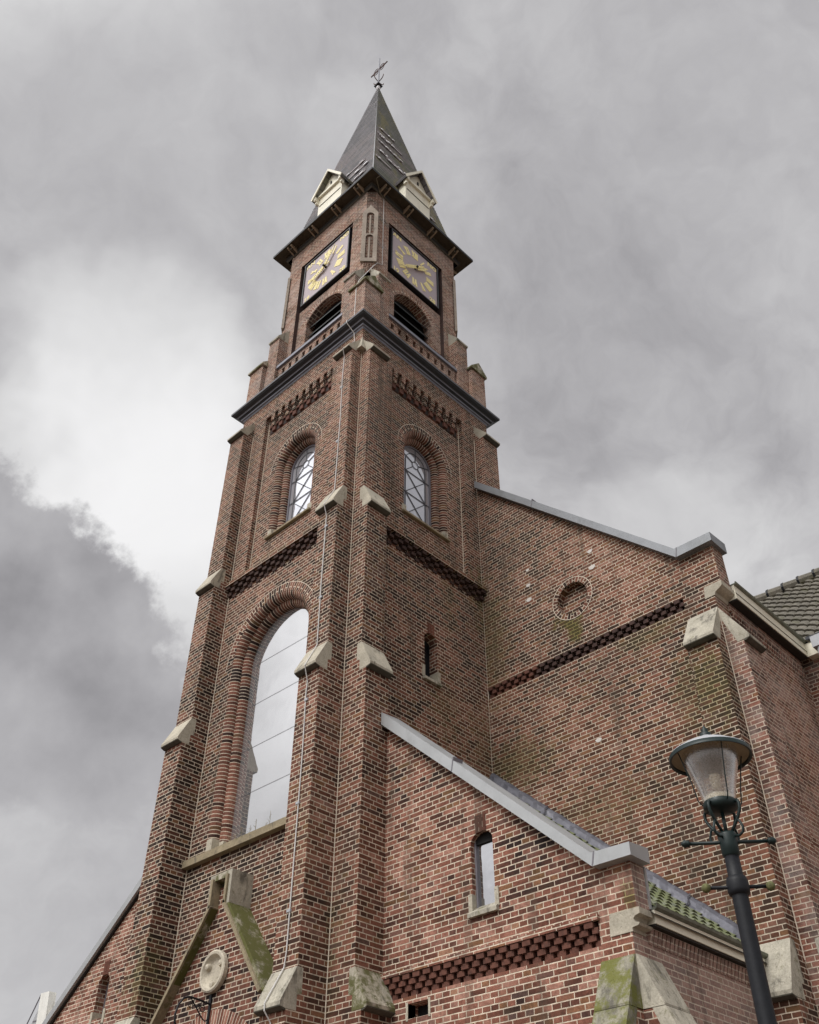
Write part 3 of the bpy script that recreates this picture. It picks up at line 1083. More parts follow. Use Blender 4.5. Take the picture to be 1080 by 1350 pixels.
for F in FACES.values():
    db = MB()
    # toothed corbels over the clock
    u = .95
    while u < 2.72:
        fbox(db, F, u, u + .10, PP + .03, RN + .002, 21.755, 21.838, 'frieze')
        u += .205
    
    db.build('tooth_frieze', church)
    # voussoirs of the louvred opening
    vr = MB()
    half, rise = .60, .36
    rad = (half * half + rise * rise) / (2 * rise)
    a0 = math.asin(half / rad)
    zc0 = 19.42 + rise - rad
    n = 24
    for i in range(n):
        t0, t1 = -a0 + 2 * a0 * i / n, -a0 + 2 * a0 * (i + 1) / n
        P = [F(1.85 + r_ * math.sin(t_), RP - .006, zc0 + r_ * math.cos(t_)) for r_, t_ in ((rad, t0), (rad + .2, t0), (rad + .2, t1), (rad, t1))]
        vr.poly(P, 'upper', [(.0279, t0 * (rad + .1)), (.1, t0 * (rad + .1)), (.1, t1 * (rad + .1)), (.0279, t1 * (rad + .1))])
    vo = vr.build('louvred_opening', church)
    lb = MB()
    wall_poly(lb, F, RP + .225, [(1.2, 18.4), (2.5, 18.4), (2.5, 19.85), (1.2, 19.85)], [], 'void')
    lb.build('dark_back', vo)
    for q_, zc_ in enumerate((18.46, 18.76, 19.06, 19.36)):
        lv = MB()
        lv.prism([(RP + .10, zc_), (RP + .10, zc_ + .035), (RP + .22, zc_ + .26), (RP + .22, zc_ + .225)], lambda d, z: F(1.255, d, z), lambda d, z: F(2.445, d, z), 'louvre')
        lv.build('louvre_board', vo)
    ld = MB()
    ld.prism([(.10, 17.99), (.10, 18.06), (RP + .05, 18.47), (RP + .05, 18.40), (.16, 18.02), (.16, 17.99)], lambda d, z: F(.775, d, z), lambda d, z: F(W - .775, d, z), 'cornice_light')
    ld.box(.80, 2.9, .104, .14, 18.055, 18.085, 'cornice_dark', tf=F)
    ld.build('lead_ledge', church)
    hb = MB()
    u = .775
    fbox(hb, F, .775, W - .775, .15, .42, 17.05, 17.70, 'upper')
    fbox(hb, F, .775, W - .775, .15, .42, 17.89, 17.99, 'upper')
    fbox(hb, F, .775, W - .775, .30, .42, 17.70, 17.89, 'wood_dark')
    i = 0
    while u < W - .775 - .05:
        fbox(hb, F, u, min(u + .125, W - .775), .152, .30, 17.701, 17.889, 'upper')
        u += .2218
    hb.build('pierced_parapet', church)

# belfry buttresses beside each opening + square corner pinnacles
for F in FACES.values():
    for u0 in (.43, W - .77):
        bb = MB()
        fbox(bb, F, u0, u0 + .34, .08, PP + .01, 17.05, 19.06, 'upper')
        o_ = bb.build('belfry_buttress', church)
        cp = MB()
        cp.prism([(.085, 19.04), (.045, 19.05), (.04, 19.09), (PP + .002, 19.50), (PP + .002, 19.04)], lambda d, z: F(u0 - .005, d, z), lambda d, z: F(u0 + .345, d, z), 'stone_weather')
        cp.build('weathering_cap', o_)
for cx_, cy_, sx, sy in ((0, 0, 1, -1), (-W, 0, -1, -1), (0, W, 1, 1), (-W, W, -1, 1)):
    pn = MB()
    x0, x1 = sorted((cx_ + sx * .02, cx_ - sx * .42))
    y0, y1 = sorted((cy_ + sy * .02, cy_ - sy * .42))
    pn.box(x0, x1, y0, y1, 17.03, 18.30, 'upper')
    pin = pn.build('pinnacle', church)
    c_ = MB()
    e = .045
    X0, X1, Y0, Y1 = x0 - e, x1 + e, y0 - e, y1 + e
    ym = (y0 + y1) / 2
    z0 = 18.29
    # saddle roof, ridge along x, gables to the east and west
    c_.prism([(Y0, z0), (Y0, z0 + .05), (ym, z0 + .33), (Y1, z0 + .05), (Y1, z0)], lambda y, z: (X0, y, z), lambda y, z: (X1, y, z), 'stone_moss')
    c_.build('saddle_cap', pin)

# corner niches: slender stone panels on the chamfers
def corner_frame(cx_, cy_, sx, sy):
    c = Vector((cx_ - sx * (PP + CH / 2), cy_ - sy * (PP + CH / 2), 0))
    nrm = Vector((sx, sy, 0)).normalized()
    tan = Vector((-sy * sx * sy, sx * sx * sy, 0)).normalized() if False else Vector((-nrm.y, nrm.x, 0))
    return lambda a, p, z: tuple(c + tan * a + nrm * p + Vector((0, 0, z)))


for cx_, cy_, sx, sy in ((0, 0, 1, -1), (-W, 0, -1, -1), (0, W, 1, 1), (-W, W, -1, 1)):
    G = corner_frame(cx_, cy_, sx, sy)
    nm = MB()
    hw, zb, zs, zt = .18, 19.78, 21.72, 22.02
    outer = [(-hw, zb), (hw, zb), (hw, zs), (0, zt), (-hw, zs)]
    def pan(z0, z1, w):
        return [(-w, z0), (w, z0)] + [(w * math.cos(PI * i / 8), z1 + w * math.sin(PI * i / 8)) for i in range(9)]
    in1 = pan(19.90, 20.72, .085)
    in2 = pan(20.84, 21.62, .085)
    def GF(u, d, z): return G(u, .03 - d, z)
    wall_poly(nm, GF, 0, outer, [in1, in2], 'niche')
    for lp in (in1, in2):
        reveal(nm, GF, lp, 0, .05, 'niche')
        wall_poly(nm, GF, .05, lp, [], 'niche')
        nm.tube([GF(u_, .045, z_) for u_, z_ in ((0, lp[0][1] + .02), (0, lp[2][1]))], .032, 'niche', 6)
    for i in range(5):
        a, b = outer[i], outer[(i + 1) % 5]
        nm.poly([GF(a[0], 0, a[1]), GF(b[0], 0, b[1]), GF(b[0], .06, b[1]), GF(a[0], .06, a[1])], 'niche')
    nm.build('corner_niche', church)

# ---- clocks ------------------------------------------------------------------------------------
ROM = ['XII', 'I', 'II', 'III', 'IIII', 'V', 'VI', 'VII', 'VIII', 'IX', 'X', 'XI']


def bar(mb, F, uc, zc, th, pts, w, d0, d1, mat, s=1.):
    """a stroke between two points of a local frame (x right, y up) rotated by th about the clock centre"""
    (x0, y0), (x1, y1) = pts
    dx_, dy_ = x1 - x0, y1 - y0
    L = math.hypot(dx_, dy_)
    nx_, ny_ = -dy_ / L * w / 2, dx_ / L * w / 2
    q = [(x0 + nx_, y0 + ny_), (x0 - nx_, y0 - ny_), (x1 - nx_, y1 - ny_), (x1 + nx_, y1 + ny_)]
    c, sn = math.cos(th), math.sin(th)
    P = [(x * c + y * sn, -x * sn + y * c) for x, y in q]
    lo = [F(uc + s * x, d1, zc + y) for x, y in P]
    hi = [F(uc + s * x, d0, zc + y) for x, y in P]
    mb.hull8(lo + hi, mat)


def clock(F, s, minute, hour, lab):
    """s = +1 if u grows to the viewer's right"""
    uc, zc, h = 1.85, 20.975, .765
    D = .372
    cb = MB()
    fbox(cb, F, uc - h - .0, uc + h + .0, D, RN + .01, zc - h, zc + h, 'clock_face')
    ck = cb.build('clock', church)
    ck['label'] = lab
    fr = MB()
    for a, b, c, d in ((-h - .035, -h, -h - .035, h + .035), (h, h + .035, -h - .035, h + .035), (-h, h, -h - .035, -h), (-h, h, h, h + .035)):
        fbox(fr, F, uc + a, uc + b, D - .028, RN + .005, zc + c, zc + d, 'clock_frame')
    fr.build('frame', ck)
    for k, txt in enumerate(ROM):
        nb_ = MB()
        th = k * PI / 6
        wd = {'I': .038, 'V': .095, 'X': .095}
        tot = sum(wd[c] for c in txt) + .014 * (len(txt) - 1)
        x = -tot / 2
        y0, y1 = .40, .645
        for c in txt:
            w = wd[c]
            if c == 'I':
                bar(nb_, F, uc, zc, th, ((x + w / 2, y0), (x + w / 2, y1)), .044, D - .008, D, 'gold', s)
            elif c == 'V':
                bar(nb_, F, uc, zc, th, ((x + w * .5, y0), (x + .012, y1)), .050, D - .008, D, 'gold', s)
                bar(nb_, F, uc, zc, th, ((x + w * .5, y0), (x + w - .01, y1)), .026, D - .009, D, 'gold', s)
            else:
                bar(nb_, F, uc, zc, th, ((x + .012, y1), (x + w - .012, y0)), .050, D - .008, D, 'gold', s)
                bar(nb_, F, uc, zc, th, ((x + .012, y0), (x + w - .012, y1)), .026, D - .009, D, 'gold', s)
            x += w + .014
        nb_.build('numeral', ck)
    # year and ANNO in the corners
    tx = MB()
    for txt, cu, cz in (('AN', -.60, .66), ('NO', .60, .66), ('19', -.62, -.66), ('28', .60, -.66)):
        cur = bpy.data.curves.new('t', 'FONT')
        cur.body = txt
        cur.size = .20
        cur.align_x = 'CENTER'
        cur.align_y = 'CENTER'
        cur.extrude = .004
        cur.offset = .004
        to = bpy.data.objects.new('t', cur)
        COL.objects.link(to)
        dg = bpy.context.evaluated_depsgraph_get()
        me = to.evaluated_get(dg).to_mesh()
        for p in me.polygons:
            tx.poly([F(uc + s * (cu + me.vertices[i].co.x), D - .004 - me.vertices[i].co.z, zc + cz + me.vertices[i].co.y) for i in p.vertices], 'gold')
        to.evaluated_get(dg).to_mesh_clear()
        bpy.data.objects.remove(to)
        bpy.data.curves.remove(cur)
    tx.build('corner_lettering', ck)
    for nm, th, L, w in (('minute_hand', R(minute), .60, .045), ('hour_hand', R(hour), .48, .07)):
        hd = MB()
        dd = D - (.075 if nm[0] == 'm' else .055)
        bar(hd, F, uc, zc, th, ((0, -.16), (0, L)), w * .75, dd, dd + .008, 'gold', s)
        bar(hd, F, uc, zc, th, ((0, .05), (0, L * .62)), w * 1.6, dd - .001, dd + .009, 'gold', s)
        # serrated ornament along the hand
        for q_ in range(7):
            y = .04 + q_ * L * .105
            bar(hd, F, uc, zc, th, ((-w, y), (w, y + .035)), .02, dd - .002, dd + .010, 'gold', s)
            bar(hd, F, uc, zc, th, ((w, y), (-w, y + .035)), .02, dd - .002, dd + .010, 'gold', s)
        bar(hd, F, uc, zc, th, ((0, L * .92), (.0, L + .03)), .018, dd, dd + .008, 'gold', s)
        hd.build(nm, ck)
    hu = MB()
    hu.tube([F(uc, D, zc), F(uc, D - .11, zc)], [.03, .03], 'clock_frame', 10)
    hu.build('hub', ck)


clock(FRONT, -1, 33, 252, 'square clock face on the front of the tower')
clock(SIDE, 1, 229, 51, 'square clock face on the right side of the tower')
clock(BACK, -1 if False else 1, 229, 51, 'square clock face on the back of the tower')
clock(WEST, 1, 229, 51, 'square clock face on the left side of the tower')

# ---- eaves with paired brackets -------------------------------------------------------------------
ev = MB()
square_ring(ev, [(1.30, 22.80), (1.56, 22.80), (1.80, 22.80), (1.815, 22.80), (1.815, 22.88), (1.80, 22.90), (1.50, 23.02)], ['wood_dark', 'wood', 'wood', 'iron', 'iron', 'slate'])
square_ring(ev, [(1.535, 22.62), (1.56, 22.66), (1.58, 22.74), (1.58, 22.80)], ['wood', 'wood_dark', 'wood'])
eo = ev.build('eaves', church)
for F in FACES.values():
    for uc in (.63, 1.43, 2.27, 3.07):
        bk = MB()
        for e in (-.065, .065):
            bk.prism([(PP - .015, 22.66), (PP - .04, 22.66), (.075, 22.745), (.075, 22.798), (PP - .015, 22.798)], lambda d, z: F(uc + e - .017, d, z), lambda d, z: F(uc + e + .017, d, z), 'bracket_pale')
        fbox(bk, F, uc - .046, uc + .046, .13, PP, 22.70, 22.797, 'wood')
        bk.build('eaves_bracket', church)

# ---- spire ------------------------------------------------------------------------------------------
APX = Vector((-1.92, 1.78, 32.25))
hb_ = 1.53
cs = [Vector((-W / 2 + sx * hb_, W / 2 + sy * hb_, 22.93)) for sx, sy in ((1, -1), (1, 1), (-1, 1), (-1, -1))]
sp = MB()
rows = 74
for i in range(4):
    a, b = cs[i], cs[(i + 1) % 4]
    Ln = (b - a).length
    Hs = ((a + b) / 2 - APX).length
    for k in range(rows):
        t0, t1 = k / rows, (k + 1) / rows
        if k == rows - 1:
            t1 = .992
        tilt = .006 * (1 - t0)
        mid_n = (a + b) / 2 - Vector((-W / 2, W / 2, 22.93))
        out = mid_n.normalized() * (.010)
        p0, p1 = a.lerp(APX, t0) + out, b.lerp(APX, t0) + out
        p2, p3 = b.lerp(APX, t1), a.lerp(APX, t1)
        uv = [(-Ln / 2 * (1 - t0), t0 * Hs), (Ln / 2 * (1 - t0), t0 * Hs), (Ln / 2 * (1 - t1), t1 * Hs), (-Ln / 2 * (1 - t1), t1 * Hs)]
        sp.poly([p0, p1, p2, p3], 'slate', uv)
spire = sp.build('spire', church)
hp = MB()
for c in cs:
    hp.tube([c, APX - Vector((0, 0, .08))], .012, 'zinc', 6)
hp.build('hip_flashing', spire)
# lifted slates and lead hooks, glints painted white, in broken strings along the courses
rr = random.Random(3)
for i, strips in ((0, ((.52, .10, .50), (.455, .05, .62), (.445, .08, .30), (.385, .06, .55), (.30, .06, .66), (.285, .20, .50), (.225, .03, .26), (.12, .62, .84))),
                  (3, ((.245, .35, .86), (.195, .50, .93), (.14, .52, .90), (.075, .60, .90), (.02, .70, .88)))):
    a, b = cs[i], cs[(i + 1) % 4]
    mid = ((a + b) / 2)
    nrm = (mid - Vector((-W / 2, W / 2, 22.93))).normalized() * .97 + Vector((0, 0, .16))
    upv = (APX - mid).normalized()
    for t_, s0, s1 in strips:
        row_a, row_b = a.lerp(APX, t_), b.lerp(APX, t_)
        A, B = row_a.lerp(row_b, s0) + nrm * .022, row_a.lerp(row_b, s1) + nrm * .022
        st_ = MB()
        h_ = upv * rr.uniform(.09, .15)
        st_.hull8([A - nrm * .01, B - nrm * .01, B + nrm * .004, A + nrm * .004, A + h_ - nrm * .012, B + h_ - nrm * .012, B + h_ + nrm * .002, A + h_ + nrm * .002], 'pale_slate')
        st_.build('pale_slate_course', spire)
        n_ = int((s1 - s0) * 9) + 1
        for w in range(n_):
            if rr.random() < .25:
                continue
            f0 = (w + rr.uniform(.1, .5)) / n_
            c0_ = A.lerp(B, f0) + nrm * .01
            c1_ = A.lerp(B, min(f0 + rr.uniform(.25, .6) / n_, 1.)) + nrm * .01
            dn = upv * rr.uniform(.035, .07)
            sk = upv * rr.uniform(-.02, .02)
            lf = MB()
            lf.hull8([c0_ - dn * .6, c1_ - dn * .4 + sk, c1_ - dn * .4 + sk + nrm * .02, c0_ - dn * .6 + nrm * .02, c0_ + dn * .4, c1_ + dn * .6, c1_ + dn * .6 + nrm * .02, c0_ + dn * .4 + nrm * .02], 'bright')
            lf.build('lifted_slate', spire)

# finial: lead cap, weather cross with scrolls
fn = MB()
ax_, ay_ = APX.x, APX.y
fn.lathe([(.0, 32.42), (.045, 32.40), (.15, 32.27), (.14, 32.25), (.04, 32.30)], 'cornice_dark', 4, (ax_, ay_), PI / 4)
fn.lathe([(.04, 32.31), (.075, 32.12), (.02, 32.0)], 'bright', 10, (ax_, ay_))
fo = fn.build('finial_cap', church)
cr = MB()
cr.tube([(ax_, ay_, 32.2), (ax_, ay_, 34.25)], [.028, .016], 'cornice_light', 6)
# cross arms lie along x (front to side)
dv = Vector((1, 0, 0)).normalized()
c0 = Vector((ax_, ay_, 33.45))
cr.tube([c0 - dv * .38, c0 + dv * .38], .020, 'rust', 6)
for sgn in (-1, 1):
    cr.tube([c0 + dv * sgn * (.22 + .045 * math.cos(t_)) + Vector((0, 0, .045 * math.sin(t_))) for t_ in [2 * PI * i / 10 for i in range(10)]], .014, 'rust', 5, closed=True)
for sgn in (-1, 1):
    for sz in (-1, 1):
        arc_ = []
        for i in range(9):
            t_ = PI * 1.2 * i / 8
            arc_.append(c0 + dv * sgn * (.03 + .10 * (1 - math.cos(t_))) + Vector((0, 0, sz * (.05 + .12 * math.sin(t_)))))
        cr.tube(arc_, .011, 'rust', 5)
c1 = Vector((ax_, ay_, 32.62))
for an in (0, 90, 180, 270):
    d_ = Vector((math.cos(R(an + 0)), math.sin(R(an + 0)), 0))
    cr.tube([c1 + d_ * (.03 + .19 * math.sin(PI / 2 * i / 7)) + Vector((0, 0, -.05 + .22 * (i / 7) ** 2)) for i in range(8)], .014, 'rust', 5)
cr.build('weather_cross', fo)

# ---- dormers on the spire --------------------------------------------------------------------------------
for F in FACES.values():
    dm = MB()
    yb = .265
    hw = .44
    zb_, ze, zp = 23.0, 24.30, 25.02
    body = [(1.85 - hw, zb_), (1.85 + hw, zb_), (1.85 + hw, ze), (1.85, zp - .06), (1.85 - hw, ze)]
    dm.prism(body, lambda u, z: F(u, yb, z), lambda u, z: F(u, yb + .75, z), 'cream')
    d_ = dm.build('spire_dormer', church)
    rf = MB()
    for sg in (-1, 1):
        P = lambda u, z, d: F(1.85 + sg * u, d, z)
        a = (.0, zp + .05)
        b = (.58, ze - .10)
        nx_, nz_ = .045, .038
        pr = [(a[0], a[1]), (b[0], b[1]), (b[0] - .03, b[1] - .08), (a[0], a[1] - .10)]
        rf.prism(pr, lambda u, z: P(u, z, yb - .14), lambda u, z: P(u, z, yb + .85), 'slate')
        fa = [(a[0], a[1] - .012), (b[0] + .005, b[1] - .012), (b[0] - .035, b[1] - .09), (a[0], a[1] - .115)]
        rf.prism(fa, lambda u, z: P(u, z, yb - .165), lambda u, z: P(u, z, yb - .142), 'cream')
    rf.build('roof', d_)
    tr = MB()
    fbox(tr, F, 1.85 - .44, 1.85 + .44, yb - .06, yb, ze - .06, ze + .02, 'cream')
    fbox(tr, F, 1.85 - .40, 1.85 + .40, yb - .012, yb, ze - .43, ze - .41, 'wood')
    fbox(tr, F, 1.85 - .025, 1.85 + .025, yb - .016, yb - .001, ze + .22, ze + .34, 'void')
    for sg in (-1, 1):
        u0 = 1.85 + sg * .47
        fbox(tr, F, u0 - .035, u0 + .035, yb - .13, yb + .02, ze - .20, ze - .06, 'cream')
        fbox(tr, F, u0 - .03, u0 + .03, yb - .08, yb + .02, ze - .30, ze - .19, 'cream')
    tr.build('trim', d_)

# ---- lightning conductor down the near front buttress ----------------------------------------------------------
lc = MB()
path = [(-.335, .73, 22.62), (-.322, .73, 22.45), (-.322, .75, 19.95), (-.315, .60, 19.86), (-.30, .47, 19.60), (-.243, .02, 18.55), (-.243, -.03, 18.2), (-.244, -.03, 17.13), (-.24, -.225, 17.02), (-.235, -.228, 16.93), (-.20, -.05, 16.74),
        (-.19, -.03, 16.5), (-.15, -.345, 15.98), (-.20, -.252, 15.85), (-.215, -.252, 15.3), (-.192, -.252, 14.2), (-.204, -.252, 12.47), (-.214, -.445, 12.03), (-.236, -.355, 11.85), (-.238, -.355, 10.5), (-.222, -.355, 9.37),
        (-.21, -.56, 8.93), (-.232, -.47, 8.72), (-.242, -.47, 8.5), (-.213, -.47, 7.6), (-.207, -.47, 5.7), (-.206, -.47, 5.1), (-.225, -.472, 4.93), (-.248, -.688, 4.52), (-.24, -.688, 4.44), (-.225, -.598, 4.33), (-.22, -.598, .1)]
lc.tube(path, .0085, 'cable', 6)
for z_, y_ in ((21.6, None), (20.6, None), (15.0, -.252), (13.6, -.252), (11.6, -.355), (10.2, -.355), (8.4, -.47), (6.9, -.47), (5.55, -.47)):
    if y_ is None:
        lc.box(-.345, -.31, .735, .765, z_, z_ + .03, 'pvc')
    else:
        lc.box(-.255, -.19, y_ - .012, y_ + .02, z_, z_ + .035, 'pvc')
lc.tube([(-.025, .30, 22.78), (-.10, .25, 22.70), (-.28, .55, 22.62), (-.335, .73, 22.62)], .008, 'stem', 5)
lc.build('lightning_conductor', church)

# ---- portal gable -------------------------------------------------------------------------------------------------
PG = -.36      # front plane y
pg = MB()
inf_y = -.25
# brick infill and sides, solid to the tower wall
gab = [(-1.85 - 1.75, 0), (-1.85 + 1.45, 0), (-1.85 + 1.45, 3.9), (-1.85 + 1.30, 4.50), (-1.85 + .22, 5.95), (-1.85 + .22, 6.32), (-1.85 - .22, 6.32), (-1.85 - .22, 5.95), (-1.85 - 1.42, 4.35), (-1.85 - 1.75, 3.9)]
wall_poly(pg, lambda u, d, z: (u, d, z), inf_y, gab, [[(-1.85 - 1.02, 0), (-1.85 + 1.02, 0)] + [(-1.85 + 1.02 * math.cos(a), 3.2 + 1.25 * math.sin(a)) for a in [PI * i / 20 for i in range(21)]]], 'portal')
lp = [(-1.85 - 1.02, 0), (-1.85 + 1.02, 0)] + [(-1.85 + 1.02 * math.cos(a), 3.2 + 1.25 * math.sin(a)) for a in [PI * i / 20 for i in range(21)]]
reveal(pg, lambda u, d, z: (u, d, z), lp, inf_y, .3, 'portal')
portal = pg.build('portal', church)
va = MB()
for i in range(30):
    t0, t1 = PI * i / 30, PI * (i + 1) / 30
    q = [(-1.85 + (1.02 + w) * math.cos(t_), inf_y - .006, 3.2 + (1.25 + w) * math.sin(t_)) for w, t_ in ((0, t0), (.34, t0), (.34, t1), (0, t1))]
    va.poly(q, 'aisle', [(.0279, t0 * 1.4), (.1, t0 * 1.4), (.1, t1 * 1.4), (.0279, t1 * 1.4)])
va.build('door_arch', portal)
dr = MB()
dr.box(-1.85 - 1.02, -1.85 + 1.02, .2, .26, 0, 3.2, 'wood')
dr.box(-1.85 - 1.02, -1.85 + 1.02, .22, .26, 3.2, 4.5, 'wood')
for x in range(9):
    dr.box(-2.87 + .22 * x + .02, -2.87 + .22 * x + .03, .19, .205, 0, 3.1, 'wood_dark')
dr.build('door', portal)
st = MB()
def bandq(p, q, r_, s_, mat):
    """stone moulding between 2D quads: front face at PG, back to the wall"""
    st.hull8([(p[0], PG, p[1]), (q[0], PG, q[1]), (q[0], .0, q[1]), (p[0], .0, p[1]), (s_[0], PG, s_[1]), (r_[0], PG, r_[1]), (r_[0], .0, r_[1]), (s_[0], .0, s_[1])], mat)
cx_ = -1.85
nw, nt = .235, .105
ztop, zk = 6.47, 6.03
# neck : two uprights and a head
bandq((cx_ + nw - .09, zk), (cx_ + nw, zk), (cx_ + nw, ztop), (cx_ + nw - .09, ztop - .0), 'stone_weather')
bandq((cx_ - nw, zk), (cx_ - nw + .09, zk), (cx_ - nw + .09, ztop), (cx_ - nw, ztop), 'stone_weather')
bandq((cx_ - nw + .091, ztop - .085), (cx_ + nw - .091, ztop - .085), (cx_ + nw - .091, ztop - .002), (cx_ - nw + .091, ztop - .002), 'stone_moss')
# rakes
e = 1.30
bandq((cx_ + nw + .95 - .115, zk - .95 * e), (cx_ + nw + .95, zk - .95 * e), (cx_ + nw, zk - .002), (cx_ + nw - .105, zk - .002), 'stone_green')
bandq((cx_ - nw - 1.5, zk - 1.5 * e), (cx_ - nw - 1.5 + .115, zk - 1.5 * e), (cx_ - nw + .105, zk - .002), (cx_ - nw, zk - .002), 'stone_green')
# paler outer moulding strip in front
def strip(a, b, w, mat='stone_sill'):
    ax0, az0 = a
    bx0, bz0 = b
    dx_, dz_ = bx0 - ax0, bz0 - az0
    L = math.hypot(dx_, dz_)
    nx_, nz_ = -dz_ / L * w / 2, dx_ / L * w / 2
    P = [(ax0 + nx_, az0 + nz_), (ax0 - nx_, az0 - nz_), (bx0 - nx_, bz0 - nz_), (bx0 + nx_, bz0 + nz_)]
    st.hull8([(x, PG - .03, z) for x, z in P] + [(x, inf_y + .02, z) for x, z in P], mat)
strip((cx_ + nw - .095, zk + .03), (cx_ + nw + .855, zk - .95 * e), .045)
strip((cx_ - nw + .095, zk + .03), (cx_ - nw - 1.405, zk - 1.5 * e), .045)
strip((cx_ + nw - .075, zk), (cx_ + nw - .075, ztop - .06), .045)
strip((cx_ - nw + .075, zk), (cx_ - nw + .075, ztop - .06), .045)
st.build('gable_hood', portal)
# medallion : ring with a sunk three-lobed hollow
md = MB()
cz = 5.235
def disc_ring(r0, d0, r1, d1, n=36, mat='medal', cx=-1.85, cz=cz):
    for i in range(n):
        t0, t1 = 2 * PI * i / n, 2 * PI * (i + 1) / n
        md.poly([(cx + r0 * math.cos(t0), inf_y - .032 - d0, cz + r0 * math.sin(t0)), (cx + r0 * math.cos(t1), inf_y - .032 - d0, cz + r0 * math.sin(t1)), (cx + r1 * math.cos(t1), inf_y - .032 - d1, cz + r1 * math.sin(t1)), (cx + r1 * math.cos(t0), inf_y - .032 - d1, cz + r1 * math.sin(t0))], mat)
disc_ring(.255, -.02, .255, .035)
disc_ring(.255, .035, .235, .05)
disc_ring(.235, .05, .205, .045)
disc_ring(.205, .045, .185, .015)
disc_ring(.185, .015, .165, -.01)
disc_ring(.165, -.01, .145, -.022)
disc_ring(.145, -.022, .0, -.022)
for k in range(3):
    a = R(90 + 120 * k + 60)
    c_ = Vector((-1.85 + .155 * math.cos(a), 0, cz + .155 * math.sin(a)))
    for (r0, d0, r1, d1) in ((.05, -.02, .035, .03), (.035, .03, .0, .04)):
        for i in range(12):
            t0, t1 = 2 * PI * i / 12, 2 * PI * (i + 1) / 12
            md.poly([(c_.x + r0 * math.cos(t0), inf_y - .032 - d0, c_.z + r0 * math.sin(t0)), (c_.x + r0 * math.cos(t1), inf_y - .032 - d0, c_.z + r0 * math.sin(t1)), (c_.x + r1 * math.cos(t1), inf_y - .032 - d1, c_.z + r1 * math.sin(t1)), (c_.x + r1 * math.cos(t0), inf_y - .032 - d1, c_.z + r1 * math.sin(t0))], 'medal')
md.build('trefoil_medallion', portal, smooth=True)

# ==================================================================== NAVE FRONT
YN = 3.246
NX = 4.29
def IDN(u, d, z): return (u, d, z)


nv = MB()
oc = [(1.895 + .295 * math.cos(2 * PI * i / 36), 11.02 + .295 * math.sin(2 * PI * i / 36)) for i in range(36)]
# upper wall (above frieze), lower wall, corner strip
FZ1, FZ0 = 10.075, 9.875
wall_poly(nv, IDN, YN, [(0, FZ1), (NX, FZ1), (NX, 10.02 + .0), (NX + .14, 10.02), (NX + .14, 10.74), (3.87, 10.74), (0, 14.60)], [oc], 'nave')
wall_poly(nv, IDN, YN, [(0, 0), (NX, 0), (NX, FZ1), (3.80, FZ1), (3.80, FZ0), (0, FZ0)], [], 'nave')
wall_poly(nv, IDN, YN + .085, [(0, FZ0 - .01), (3.81, FZ0 - .01), (3.81, FZ1 + .01), (0, FZ1 + .01)], [], 'nave')
nv.poly([(0, YN, FZ0), (3.8, YN, FZ0), (3.8, YN + .085, FZ0), (0, YN + .085, FZ0)], 'nave')
nv.poly([(0, YN, FZ1), (3.8, YN, FZ1), (3.8, YN + .085, FZ1), (0, YN + .085, FZ1)], 'nave')
nv.poly([(3.8, YN, FZ0), (3.8, YN + .085, FZ0), (3.8, YN + .085, FZ1), (3.8, YN, FZ1)], 'nave')
# oculus
reveal(nv, IDN, oc, YN, YN + .13, 'roll')
wall_poly(nv, IDN, YN + .13, [(1.5, 10.6), (2.3, 10.6), (2.3, 11.4), (1.5, 11.4)], [], 'nave')
# parapet end face + back
nv.box(NX + .0, NX + .14, YN + .001, YN + .30, 10.02, 10.74, 'naveside')
# nave side wall
Y2 = 5.95
wall_poly(nv, lambda u, d, z: (NX - d, u, z), 0, [(YN, 0), (Y2 + 1, 0), (Y2 + 1, 10.1), (YN, 10.1)], [], 'naveside')
nave_wall = nv.build('nave_wall', church)
on = MB()
ring(on, IDN, 1.895, .295, 11.02, .095, YN - .005, 'roll', 48, 0, 2 * PI)
oo = on.build('oculus_ring', church)
fz = MB()
for r_ in range(3):
    z1 = FZ1 - .003 - r_ * .0655
    u = .02 + (HD * .6 if r_ % 2 else 0)
    while u < 3.78:
        fbox(fz, IDN, u, min(u + .09, 3.795), YN - .02 + r_ * .022, YN + .085, z1 - .060, z1, 'frieze' if (u > .9 + .4 * math.sin(u * 9 + r_)) else 'frieze_red')
        u += .158
fz.build('corbel_frieze', church)
for x_, z_, s_ in ((2.355, 11.751, .05), (2.353, 11.416, .06), (1.052, 12.04, .035), (1.038, 11.715, .045), (1.025, 11.414, .055), (2.034, 8.393, .05)):
    pt_ = MB()
    pt_.poly([(x_ + s_ * 1.1 * math.cos(a) * (1 + .2 * math.sin(3 * a)), YN - .005, z_ + s_ * .7 * math.sin(a)) for a in [2 * PI * i / 9 for i in range(9)]], 'speck')
    pt_.build('mortar_patch', church)

